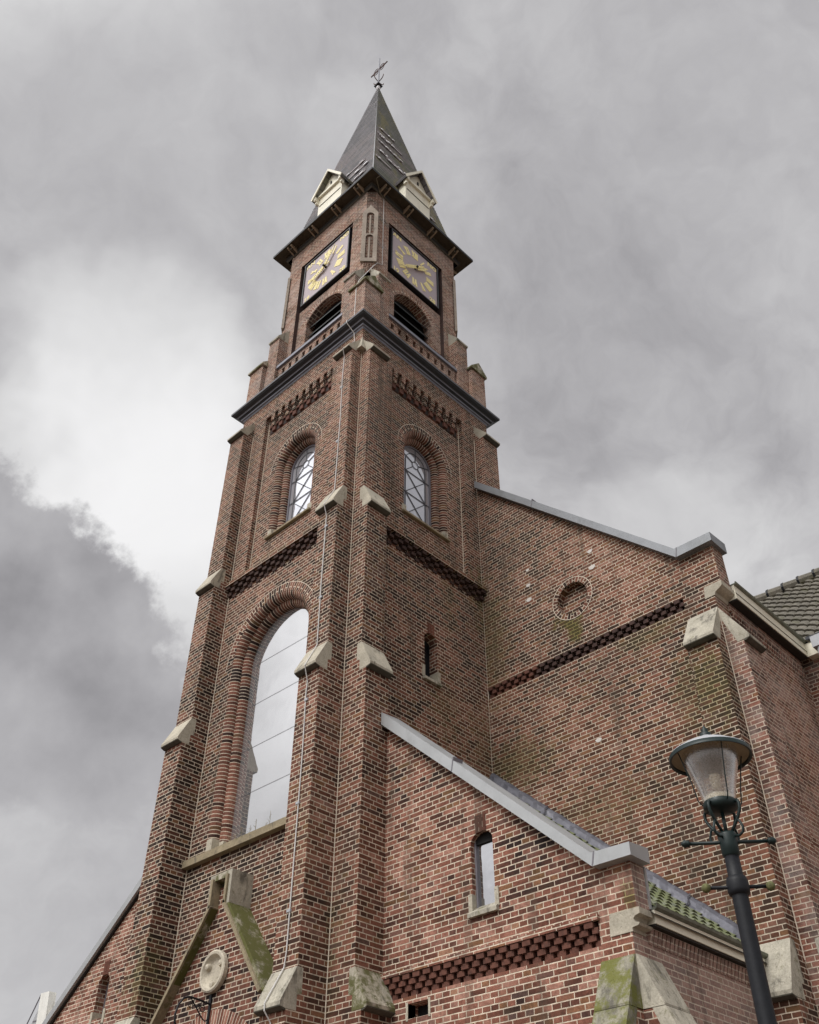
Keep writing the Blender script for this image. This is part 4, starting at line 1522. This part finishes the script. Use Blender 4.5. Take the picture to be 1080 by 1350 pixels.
# zinc copings
def coping(parent, pts, y0, y1, h, hs, mat='zinc', joints=(), lab=None):
    """pts: (x, zbottom) polyline; h top height at level bits, hs vertical thickness on slopes"""
    c = MB()
    tops = []
    for i, (x, z) in enumerate(pts):
        sl = hs if i < len(pts) - 1 else h
        if i == len(pts) - 2:
            sl = h * 1.08
        tops.append((x, z + sl))
    for i in range(len(pts) - 1):
        a, b = pts[i], pts[i + 1]
        ta, tb = tops[i], tops[i + 1]
        c.poly([(a[0], y0, a[1]), (b[0], y0, b[1]), (tb[0], y0, tb[1]), (ta[0], y0, ta[1])], mat)
        c.poly([(ta[0], y0, ta[1]), (tb[0], y0, tb[1]), (tb[0], y1, tb[1] + .03), (ta[0], y1, ta[1] + .03)], mat)
        c.poly([(a[0], y0, a[1]), (b[0], y0, b[1]), (b[0], y1, b[1]), (a[0], y1, a[1])], mat)
        c.poly([(a[0], y1, a[1]), (b[0], y1, b[1]), (tb[0], y1, tb[1] + .03), (ta[0], y1, ta[1] + .03)], mat)
    for i in (0, -1):
        a, t_ = pts[i], tops[i]
        c.poly([(a[0], y0, a[1]), (a[0], y1, a[1]), (t_[0], y1, t_[1] + .03), (t_[0], y0, t_[1])], mat)
    ob = c.build('coping', parent)
    if lab:
        ob['label'] = lab
    for (x, z, dz_) in joints:
        sm = MB()
        sm.hull8([(x - .004, y0 - .004, z), (x + .012, y0 - .004, z), (x + .012, y1 * .5 + y0 * .5, z), (x - .004, y1 * .5 + y0 * .5, z),
                  (x + .03, y0 - .004, z + dz_), (x + .046, y0 - .004, z + dz_), (x + .046, y1 * .5 + y0 * .5, z + dz_ + .012), (x + .03, y1 * .5 + y0 * .5, z + dz_ + .012)], 'frame')
        sm.build('seam', ob)
    return ob


zl = lambda x: 14.614 - x
coping(church, [(.05, 14.564), (3.892, 10.722), (4.50, 10.722)], 3.12, 3.58, .152, .175, mat='zinc_dull', joints=((1.35, zl(1.35) + .0, .17), (3.895, 10.73, .155)))
# kneeler of the nave parapet
kn = MB()
kn.prism([(4.14, 9.88), (NX + .01, 9.88), (NX + .03, 9.93), (NX + .10, 9.96), (NX + .15, 10.0), (NX + .15, 10.075), (4.16, 10.075)], lambda x, z: (x, YN - .008, z), lambda x, z: (x, YN + .36, z), 'stone')
kn.build('kneeler', church)

# nave corner buttresses
buttress(church, lambda a, p, z: (NX - a, YN - p, z), [(4.46, .42), (9.06, .255)], 0, 'nave', stone=['stone_weather', 'stone_weather'], width=.47, hs=.62)
buttress(church, lambda a, p, z: (NX + p, YN + a, z), [(4.46, .42), (9.02, .255)], 0, 'naveside', stone=['stone_weather', 'stone_weather'], width=.47, hs=.64)

# nave side cornice, board and gutter
def side_eaves(parent, x, y0, y1, zb, m_brick, board_h=.235, proj=.17, string=True):
    s_ = MB()
    if string:
        s_.box(x - .01, x + .035, y0, y1, zb - .19, zb - .16, m_brick)
        s_.box(x - .01, x + .03, y0, y1, zb - .155, zb, m_brick)
    z1 = zb - .19 if string else zb - .02
    u = y0
    while u < y1:
        s_.hull8([(x - .01, u, z1 - .14), (x + .012, u, z1 - .14), (x + .012, u + .052, z1 - .14), (x - .01, u + .052, z1 - .14), (x - .01, u, z1), (x + .055, u, z1), (x + .055, u + .052, z1), (x - .01, u + .052, z1)], m_brick)
        u += .0735
    s_.box(x - .01, x + .045, y0, y1, z1, z1 + .02, m_brick)
    o_ = s_.build('dentil_cornice', parent)
    b_ = MB()
    b_.box(x + .0, x + proj, y0, y1, zb + .012, zb + .012 + board_h, 'cream')
    b_.box(x + proj, x + proj + .008, y0, y1, zb + .10, zb + .105, 'wood')
    b_.box(x + .0, x + proj - .012, y0 + .001, y1, zb - .01, zb + .012, 'wood_dark')
    b_.build('eaves_board', parent)
    g = MB()
    zt = zb + .012 + board_h
    g.prism([(x, zt + .001), (x + proj + .01, zt + .001), (x + proj + .035, zt + .02), (x + proj + .042, zt + .05), (x + proj + .03, zt + .056), (x + proj + .02, zt + .03), (x, zt + .028)], lambda a, z: (a, y0, z), lambda a, z: (a, y1, z), 'gutter')
    g.build('gutter', parent)


side_eaves(church, NX, YN + .36, 5.80, 9.92, 'naveside')

# nave roof (tiled, behind the parapet), continues to the ridge
def pantile(mb, O, U, V, nu, nv_, pu, pv, mat, amp=.035, lift=.045, sub=8):
    """O origin, U unit across, V unit up-slope; rows of S tiles"""
    O, U, V = Vector(O), Vector(U).normalized(), Vector(V).normalized()
    Nn = U.cross(V).normalized()
    if Nn.z < 0:
        Nn = -Nn
    idx = mb.mi(mat)
    for r_ in range(nv_):
        i0 = len(mb.v)
        for e_, (vv, ll) in enumerate(((r_ * pv - .02, lift), ((r_ + 1) * pv, .004))):
            for k in range(nu * sub + 1):
                ph = 2 * PI * k / sub
                h_ = amp * (math.sin(ph) + .30 * math.sin(2 * ph + .6))
                p = O + U * (k * pu / sub) + V * vv + Nn * (h_ + ll)
                mb.v.append(tuple(p))
        # front lip
        for k in range(nu * sub + 1):
            ph = 2 * PI * k / sub
            h_ = amp * (math.sin(ph) + .30 * math.sin(2 * ph + .6))
            mb.v.append(tuple(O + U * (k * pu / sub) + V * (r_ * pv - .02) + Nn * (h_ + lift - .028)))
        w = nu * sub + 1
        for k in range(nu * sub):
            for a, b in ((0, w), (2 * w, 0)):
                mb.f.append((i0 + a + k, i0 + a + k + 1, i0 + b + k + 1, i0 + b + k))
                mb.m.append(idx)
                mb.u.append(None)


nr = MB()
nr.poly([(NX + .1, YN + .3, 10.15), (NX + .1, 12.5, 10.15), (-1.85, 12.5, 10.15 + 6.24), (-1.85, YN + .3, 10.15 + 6.24)], 'tile')
nr.poly([(-NX - 3.8, YN + .3, 10.15), (-NX - 3.8, 12.5, 10.15), (-1.85, 12.5, 10.15 + 6.24), (-1.85, YN + .3, 10.15 + 6.24)], 'tile')
nr.build('nave_roof', church)
# left half of the nave gable wall (hidden behind the tower, needed from the side)
lw = MB()
wall_poly(lw, IDN, YN + .002, [(-W, 0), (-W, 14.6), (-W - 4.0, 10.7), (-W - 4.29, 10.7), (-W - 4.29, 0)], [], 'nave')
wall_poly(lw, lambda u, d, z: (-W - NX + d, u, z), 0, [(YN, 0), (12.5, 0), (12.5, 10.1), (YN, 10.1)], [], 'naveside')
lw.build('nave_wall', church)
coping(church, [(-W - 4.5, 10.722), (-W - 3.9, 10.722), (-W - .05, 14.564)], 3.12, 3.58, .152, .175)

# ---- transept with pantile roof -------------------------------------------------------------------
tr = MB()
wall_poly(tr, IDN, Y2, [(NX, 0), (10.5, 0), (10.5, 10.0), (NX, 10.0)], [], 'naveside')
wall_poly(tr, lambda u, d, z: (10.5 - d, u, z), 0, [(Y2, 0), (12.9, 0), (12.9, 10.0), (9.4, 13.7), (Y2, 10.0)], [], 'naveside')
tr.build('transept_wall', church)
tg = MB()
tg.box(NX + .171, 10.7, 5.80, Y2 + .01, 9.932, 10.165, 'cream')
tg.build('eaves_board', church)
gg = MB()
zt = 10.167
gg.prism([(5.95, zt), (5.79, zt), (5.755, zt + .03), (5.745, zt + .075), (5.765, zt + .085), (5.78, zt + .05), (5.95, zt + .045)], lambda a, z: (NX + .225, a, z), lambda a, z: (10.7, a, z), 'slatecornice')
gg.build('gutter', church)
tt = MB()
pantile(tt, (2.2, 5.80, 10.18), (1, 0, 0), (0, 1, 1), 38, 17, .22, .29, 'tile')
tt.poly([(2.2, 5.8, 10.14), (10.7, 5.8, 10.14), (10.7, 9.3, 13.64), (2.2, 9.3, 13.64)], 'wood_dark')
tt.poly([(2.2, 12.8, 10.14), (10.7, 12.8, 10.14), (10.7, 9.3, 13.64), (2.2, 9.3, 13.64)], 'tile')
troof = tt.build('transept_roof', church, smooth=False)
rg = MB()
x = 2.2
while x < 10.7:
    rg.tube([(x, 9.27, 13.72), (x + .36, 9.27, 13.70)], [.12, .105], 'tile', 10)
    rg.tube([(x - .01, 9.27, 13.72), (x + .035, 9.27, 13.72)], .128, 'iron', 10)
    x += .345
rg.build('ridge_tiles', troof)
dp = MB()
dp.tube([(4.72, 5.70, 10.12), (4.72, 5.70, 9.5), (4.72, 5.84, 9.2), (4.72, 5.84, .2)], .055, 'pvc', 12)
dp.box(4.63, 4.81, 5.62, 5.79, 9.95, 10.14, 'pvc')
dp.build('downpipe', church)

# ==================================================================== RIGHT AISLE
YA, XA = .447, 3.87
zc_ = lambda x: 8.50 - .884 * x         # underside of the coping (front plane)
aw = MB()
awin = arch_loop(2.04, .165, 5.27, 6.08, 10, rise=.10)
vent = [(.875, 4.37), (1.185, 4.37), (1.185, 4.525), (.875, 4.525)]
AZ1, AZ0 = 4.838, 4.60
wall_poly(aw, IDN, YA, [(0, AZ1), (3.50, AZ1), (3.50, AZ0), (XA, AZ0), (XA, 4.84), (XA + .085, 4.84), (XA + .085, 5.34), (3.60, 5.34), (.0, 8.60)], [awin], 'aisle')
wall_poly(aw, IDN, YA, [(0, 0), (XA, 0), (XA, AZ0), (0, AZ0)], [vent], 'aisle')
wall_poly(aw, IDN, YA + .08, [(0, AZ0 - .01), (3.51, AZ0 - .01), (3.51, AZ1 + .01), (0, AZ1 + .01)], [], 'aisle')
for z_ in (AZ0, AZ1):
    aw.poly([(0, YA, z_), (3.5, YA, z_), (3.5, YA + .08, z_), (0, YA + .08, z_)], 'aisle')
aw.poly([(3.5, YA, AZ0), (3.5, YA + .08, AZ0), (3.5, YA + .08, AZ1), (3.5, YA, AZ1)], 'aisle')
reveal(aw, IDN, awin, YA, YA + .22, 'aisle')
reveal(aw, IDN, vent, YA, YA + .16, 'aisle')
wall_poly(aw, IDN, YA + .16, vent, [], 'void')
aw.box(XA, XA + .085, YA + .001, YA + .25, 4.84, 5.34, 'aisleside')
wall_poly(aw, lambda u, d, z: (XA - d, u, z), 0, [(YA, 0), (YN, 0), (YN, 4.84), (YA, 4.84)], [], 'aisleside')
aw.build('aisle_wall', church)
fz = MB()
for r_ in range(4):
    z1 = AZ1 - .003 - r_ * .0580
    u = .50 + (.079 if r_ % 2 else 0)
    while u < 3.47:
        fbox(fz, IDN, u, min(u + .106, 3.495), YA - .035 + r_ * .020, YA + .08, z1 - .056, z1, 'frieze_red')
        u += .158
fbox(fz, IDN, .46, 3.52, YA - .045, YA + .03, AZ1 - .0, AZ1 + .055, 'aisle')
fz.build('corbel_frieze', church)
slit_window(church, IDN, 2.04, .165, YA * 0 + 5.24, 6.12, .2, 'x') if False else None
# aisle slit window, built against its own plane
def AF(u, d, z): return (u, YA + d, z)
slit_window(church, AF, 2.04, .165, 5.30, 6.16, .115, 'slit window with broken pale pane in the right aisle front', 'slitglass', 'frame')
for a, b, c, d in ((.845, .875, 4.35, 4.54), (1.185, 1.215, 4.35, 4.54)):
    vf = MB()
    fbox(vf, AF, a, b, -.006, .12, c, d, 'stone')
    vf.build('vent_jamb', church)
zc0 = zc_
coping(church, [(.462, zc_(.462)), (3.587, 5.323), (4.055, 5.32)], .317, .66, .13, .185, joints=((1.72, zc_(1.72), .18), (3.59, 5.33, .135)))
# kneeler
kn = MB()
kn.prism([(3.62, 4.655), (XA + .012, 4.655), (XA + .012, 4.69), (XA + .085, 4.70), (XA + .10, 4.72), (XA + .055, 4.735), (XA + .035, 4.765), (XA + .055, 4.79), (XA + .115, 4.805), (XA + .115, 4.865), (3.64, 4.865)], lambda x, z: (x, YA - .008, z), lambda x, z: (x, YA + .22, z), 'stone')
kn.build('kneeler', church)

# corner buttresses with tall mossy weatherings
def tall_cap(tf, width, st_, crack):
    mb = MB()
    mb.box(0, width, 0, .42, 0, 3.44, 'aisle', tf=tf)
    mb.prism([(0, 3.441), (.40, 3.441), (.16, 3.963), (0, 3.963)], lambda p, z: tf(0, p, z), lambda p, z: tf(width, p, z), 'aisle')
    ob = mb.build('buttress', church)
    c = MB()
    c.prism([(0.002, 4.45), (.02, 4.45), (.232, 3.992), (.232, 3.972), (.002, 3.972)], lambda p, z: tf(-.004, p, z), lambda p, z: tf(width + .004, p, z), st_[0])
    c.build('weathering_cap', ob)
    c = MB()
    c.prism([(.10, 3.966), (.238, 3.966), (.45, 3.53), (.45, 3.44), (.32, 3.44)], lambda p, z: tf(-.005, p, z), lambda p, z: tf(width + .005, p, z), st_[1])
    c.build('weathering_cap', ob)


tall_cap(lambda a, p, z: (XA - a, YA - p, z), .375, ('stone_streaked', 'stone_streaked'), 0)
tall_cap(lambda a, p, z: (XA + p, YA + a, z), .42, ('stone_weather', 'stone_weather'), 0)

# eaves of the aisle
side_eaves(church, XA, YA + .26, 3.0, 4.755, 'aisleside', board_h=.13, proj=.12, string=False)
# aisle roof : mossy pantiles
ar = MB()
sl_ = .87
RZ = 4.865
pantile(ar, (XA + .07, YA + .30, RZ + .0696), (0, 1, 0), (-1, 0, sl_), 14, 19, .18, .25, 'tile_moss', amp=.014, lift=.030)
ar.poly([(XA + .15, YA + .2, RZ - .03), (XA + .15, YN, RZ - .03), (0.0, YN, RZ - .03 + sl_ * (XA + .15)), (0.0, YA + .2, RZ - .03 + sl_ * (XA + .15))], 'wood_dark')
ar.build('aisle_roof', church)
vg = MB()
vg.box(XA + .086, XA + .10, YA + .23, YA + .262, 4.90, 5.32, 'zinc')
vg.build('verge_strip', church)
# lead flashing against the nave wall, lumpy
fl = MB()
fz0 = lambda x: 8.56 - .87 * x
N_ = 46
prev = None
lr = random.Random(5)
pts_ = []
for i in range(N_ + 1):
    x = .02 + (4.0 - .02) * i / N_
    wob_ = .012 * math.sin(i * 1.9) + lr.uniform(-.006, .006)
    sec = []
    for (yy, zz) in ((YN - .004, .0), (YN - .035, -.012), (YN - .075 - wob_, -.06), (YN - .10 - wob_, -.12), (YN - .13, -.17), (YN - .22, -.20)):
        sec.append((x, yy, fz0(x) + zz + wob_ * .5))
    pts_.append(sec)
for i in range(N_):
    for k in range(5):
        fl.poly([pts_[i][k], pts_[i + 1][k], pts_[i + 1][k + 1], pts_[i][k + 1]], 'lead')
flo = fl.build('lead_flashing', church, smooth=True)
for x in (1.02, 2.05, 3.05):
    fs = MB()
    fs.tube([(x + (.02 if q_ % 2 else 0), y - .012, z + .012 + fz0(x) - fz0(x)) for q_, (_, y, z) in enumerate([(0, a[1], fz0(x) + b) for a, b in zip(pts_[10], (0, -.012, -.06, -.12, -.17, -.20))])], .010, 'lead', 5)
    fs.build('flashing_seam', flo)

# ==================================================================== LEFT AISLE
la = MB()
YL = .45
lz = lambda x: 7.092 - (-5.317 - x) * .806      # coping underside
lwin = arch_loop(-5.80, .15, 5.45, 6.0, 10, rise=.10)
wall_poly(la, IDN, YL, [(-W, 0), (-W, lz(-W) + .05), (-8.4, lz(-8.4) + .05), (-8.4, 0)], [lwin], 'aisle')
reveal(la, IDN, lwin, YL, YL + .2, 'aisle')
wall_poly(la, lambda u, d, z: (-8.4 + d, u, z), 0, [(YL, 0), (YN, 0), (YN, 4.6), (YL, 4.6)], [], 'aisleside')
la.build('aisle_wall', church)
def LF(u, d, z): return (u, YL + d, z)
slit_window(church, LF, -5.80, .15, 5.38, 6.08, .2, 'dark slit window in the left aisle front', 'darkglass', 'frame')
cl = MB()
x0, x1 = -8.7, -W - .46
for (ya, yb, m_, dz0, dz1) in ((YL - .09, YL + .3, 'zinc', .02, .17), (YL - .04, YL + .01, 'wood_dark', -.015, .019)):  # zinc coping and a thin dark strip below it
    cl.hull8([(x0, ya, lz(x0) + dz0), (x1, ya, lz(x1) + dz0), (x1, yb, lz(x1) + dz0), (x0, yb, lz(x0) + dz0), (x0, ya, lz(x0) + dz1), (x1, ya, lz(x1) + dz1), (x1, yb, lz(x1) + dz1), (x0, yb, lz(x0) + dz1)], m_)
cl.build('coping', church)
lr_ = MB()
lr_.poly([(-8.6, YL + .2, lz(-8.6)), (-W, YL + .2, lz(-W)), (-W, YN, lz(-W)), (-8.6, YN, lz(-8.6))], 'tile')
lr_.build('aisle_roof', church)

# ==================================================================== OTHER THINGS
# weeds on the big sill
wr = random.Random(11)
for q_, x_ in enumerate((-2.45, -2.28, -2.20, -1.98, -1.80, -1.62, -1.50)):
    wd = MB()
    h = (.14, .11, .22, .15, .20, .13, .24)[q_]
    base_ = Vector((x_, .06 + .12 * wr.random(), 7.14))
    top = base_ + Vector((wr.uniform(-.03, .03), wr.uniform(-.02, .02), h))
    wd.tube([base_ - Vector((0, 0, .03)), base_.lerp(top, .5) + Vector((.008, 0, 0)), top], [.0035, .003, .002], 'stem', 5)
    for k in range(6):
        t_ = .3 + .11 * k
        p = base_.lerp(top, t_)
        e_ = p + Vector((wr.uniform(-.045, .045), wr.uniform(-.03, .03), .025))
        wd.tube([p, e_], .0022, 'stem', 4)
    o_ = wd.build('weed', None)
    o_['label'] = ('dry spindly weed at the left end of the big window sill', 'short dry weed second from the left on the big window sill', 'tall branching weed third from the left on the big window sill',
                   'thin weed just left of the middle of the big window sill', 'dry weed in the middle of the big window sill', 'short thin weed right of the middle of the big window sill', 'tallest weed at the right end of the big window sill')[q_]
    o_['category'] = 'weed'
    o_['group'] = 'weeds growing on the sill of the big window'

# wrought-iron lamp bracket on the portal
br = thing('lamp_bracket', 'black wrought-iron scroll bracket on the brick portal under the round medallion', 'lamp bracket')
bx, by = -1.88, inf_y
pl_ = MB()
pl_.box(bx - .02, bx + .02, by - .022, by + .01, 4.35, 4.97, 'iron')
pl_.build('wall_plate', br)
am = MB()
am.tube([(bx, by - .01, 4.86), (bx, by - .20, 4.885), (bx, by - .335, 4.89), (bx, by - .41, 4.86), (bx, by - .47, 4.78), (bx, by - .50, 4.67), (bx, by - .49, 4.58), (bx, by - .44, 4.50), (bx, by - .36, 4.46)], .013, 'iron', 8)
am.tube([(bx, by - .31, 4.885), (bx, by - .22, 4.80), (bx, by - .10, 4.68), (bx, by - .05, 4.66), (bx, by - .02, 4.70), (bx, by - .015, 4.78)], .008, 'iron', 6)
am.build('arm', br)
sc_ = MB()
for (cy_, cz_, r0, dirn) in ((by - .29, 4.80, .045, 1), (by - .12, 4.79, .05, -1), (by - .18, 4.80, .035, 1)):
    pts2 = []
    for i in range(26):
        t_ = i / 25 * 2 * PI * 1.6
        r_ = r0 * (1 - i / 34)
        pts2.append((bx, cy_ + dirn * r_ * math.cos(t_), cz_ + r_ * math.sin(t_)))
    sc_.tube(pts2, .0055, 'iron', 5)
sc_.build('scroll', br)

# ---- street lamp -----------------------------------------------------------------------------------------
LX, LY = 6.146, -1.872
lamp = thing('street_lamp', 'old-fashioned dark iron street lamp with conical glass lantern under a round hat', 'street lamp', loc=(LX, LY, 0))
tilt_dir = Vector((0.0, 0.0, 0))
pm = MB()
pm.lathe([(.0, 0), (.14, 0), (.14, .35), (.11, .42), (.095, .9), (.075, 1.0), (.066, 1.1), (.052, 3.88), (.047, 4.16), (.0, 4.16)], 'iron', 28)
pm.build('post', lamp, smooth=True)
rg = MB()
rg.lathe([(.045, 3.855), (.066, 3.865), (.072, 3.89), (.072, 3.945), (.064, 3.975), (.045, 3.985)], 'iron', 28)
rg.build('ring', lamp, smooth=True)
cl_ = MB()
cl_.lathe([(.047, 4.115), (.058, 4.125), (.060, 4.20), (.066, 4.26), (.060, 4.275), (.0, 4.28)], 'green_iron', 28)
cl_.build('collar', lamp, smooth=True)
th_ = R(38)
ux, uy = math.cos(th_), math.sin(th_)
for nm, zz, L, mt, rb in (('ladder_bar', 4.215, .262, 'green_iron', .012), ('cross_bar', 3.915, .195, 'iron', .012)):
    b_ = MB()
    b_.tube([(-ux * L, -uy * L, zz), (ux * L, uy * L, zz)], rb, mt, 10)
    bo = b_.build(nm, lamp, smooth=True)
    for sg in (-1, 1):
        e_ = MB()
        if nm == 'ladder_bar':
            # little crown-shaped knob
            c_ = Vector((ux * L * sg, uy * L * sg, zz))
            d_ = Vector((ux * sg, uy * sg, 0))
            e_.tube([c_ - d_ * .005, c_ + d_ * .004, c_ + d_ * .012, c_ + d_ * .030, c_ + d_ * .050, c_ + d_ * .056], [.012, .027, .022, .029, .014, .003], mt, 8)
        else:
            c_ = Vector((ux * (L + .012) * sg, uy * (L + .012) * sg, zz))
            d_ = Vector((ux * sg, uy * sg, 0))
            e_.tube([c_ + d_ * (.031 * math.cos(PI - PI * i / 9)) for i in range(10)], [max(.031 * math.sin(PI * i / 9), .001) for i in range(10)], 'mossball', 14)
        e_.build('end_knob', bo, smooth=True)
# cradle of scrolls
for k in range(4):
    a = R(38 + 45 + 90 * k)
    cx2, sx2 = math.cos(a), math.sin(a)
    q = [(.045, 4.275), (.075, 4.31), (.115, 4.36), (.142, 4.41), (.145, 4.45), (.132, 4.475), (.118, 4.465)]
    s2 = MB()
    s2.tube([(r_ * cx2, r_ * sx2, z_) for r_, z_ in q], .0115, 'green_iron', 8)
    q = [(.05, 4.245), (.095, 4.235), (.128, 4.25), (.135, 4.285), (.120, 4.325), (.098, 4.352)]
    s2.tube([(r_ * cx2, r_ * sx2, z_) for r_, z_ in q], .009, 'green_iron', 8)
    s2.build('cradle_scroll', lamp, smooth=True)
ds = MB()
ds.lathe([(.0, 4.42), (.03, 4.425), (.098, 4.437), (.119, 4.452), (.121, 4.485), (.112, 4.50), (.0, 4.50)], 'green_iron', 36)
ds.tube([(0, 0, 4.27), (0, 0, 4.43)], .013, 'green_iron', 10)
ds.build('dish', lamp, smooth=True)
gr = MB()
gr.lathe([(.105, 4.50), (.106, 4.53), (.085, 4.545), (.0, 4.545)], 'lampring', 36)
gr.build('lamp_holder', lamp, smooth=True)
gm = MB()
gm.lathe([(.109, 4.503), (.130, 4.60), (.168, 4.73), (.200, 4.83), (.202, 4.86)], 'lampglass', 48)
gm.build('glass', lamp, smooth=True)
ht = MB()
ht.lathe([(.282, 4.838), (.287, 4.846), (.283, 4.862), (.20, 4.915), (.10, 4.968), (.045, 4.995), (.035, 5.010)], 'pvc', 48)
ht.lathe([(.279, 4.838), (.262, 4.858), (.235, 4.875), (.206, 4.862), (.0, 4.90)], 'lampinner', 48)
ht.lathe([(.290, 4.822), (.291, 4.852), (.272, 4.842), (.275, 4.826), (.290, 4.822)], 'green_iron', 48)
ht.lathe([(.042, 5.0), (.042, 5.025), (.02, 5.04), (.026, 5.055), (.012, 5.075), (.0, 5.10)], 'green_iron', 20)
ht.build('hat', lamp, smooth=True)
wt_ = MB()
for k in range(4):
    a = R(-40 + 90 * k)
    cx2, sx2 = math.cos(a), math.sin(a)
    q = [(.235, 4.86), (.228, 4.84), (.175, 4.62), (.155, 4.50), (.128, 4.468)]
    wt_.tube([(r_ * cx2, r_ * sx2, z_) for r_, z_ in q], .0045, 'green_iron', 6)
wt_.build('stay_wires', lamp, smooth=True)
for k in range(2):
    pass
iw = MB()
iw.lathe([(.0, 4.70), (.045, 4.705), (.06, 4.72), (.085, 4.86)], 'wood', 20)
iw.lathe([(.0, 4.60), (.03, 4.61), (.038, 4.70)], 'lampring', 16)
iw.build('burner', lamp, smooth=True)

# ---- neighbouring grey-clad gable at the far left ------------------------------------------------------------
nh = thing('house', 'small grey-clad gabled house with pale bargeboards beyond the left aisle', 'house')
hh = MB()
HX0, HY = -21.5, 6.0
apex = (-18.64, 9.0)
# gable faces the camera side (-y)
wall_poly(hh, IDN, HY, [(-22.5, 0), (-18.0, 0), (-17.6, 5.0), (-18.35, 9.0), (-18.64, 9.05), (-22.5, 3.0)], [], 'slate_grey')
hh.box(-22.5, -17.7, HY + .01, HY + 6, 0, 4.0, 'slate_grey')
hh.build('gable_wall', nh)
bb = MB()
for i in range(16):
    z = 4.8 + i * .26
    xl = -18.64 - (9.05 - z) * (3.86 / 6.05)
    bb.box(xl + .05, -18.20, HY - .012, HY, z, z + .03, 'frame')
bb.build('board_joints', nh)
bg_ = MB()
bg_.hull8([(-17.95, HY - .12, 4.5), (-17.35, HY - .12, 4.5), (-17.35, HY + .1, 4.5), (-17.95, HY + .1, 4.5), (-18.66, HY - .12, 9.10), (-18.20, HY - .12, 9.08), (-18.20, HY + .1, 9.08), (-18.66, HY + .1, 9.10)], 'white')
bg_.tube([(-18.70, HY - .08, 9.1), (-22.6, HY - .08, 3.0)], .018, 'frame', 6)
bg_.build('bargeboard', nh)
rf_ = MB()
rf_.hull8([(-18.1, HY + .15, 8.0), (-15.0, HY + .15, 8.0), (-15.0, HY + 4, 8.0), (-18.1, HY + 4, 8.0), (-18.1, HY + .15, 8.45), (-15.0, HY + .15, 8.45), (-15.0, HY + 4, 8.45), (-18.1, HY + 4, 8.45)], 'iron')
rf_.hull8([(-18.1, HY + .05, 8.46), (-15.0, HY + .05, 8.46), (-15.0, HY + 4, 8.46), (-18.1, HY + 4, 8.46), (-18.1, HY + .05, 8.75), (-15.0, HY + .05, 8.75), (-15.0, HY + 4, 8.75), (-18.1, HY + 4, 8.75)], 'white')
rf_.build('flat_roof', nh)

# ---- ground -----------------------------------------------------------------------------------------------------
gd = MB()
gd.poly([(-400, -400, 0), (400, -400, 0), (400, 400, 0), (-400, 400, 0)], 'paving')
go = gd.build('ground')
go['kind'] = 'structure'
print('objects', len(bpy.data.objects))
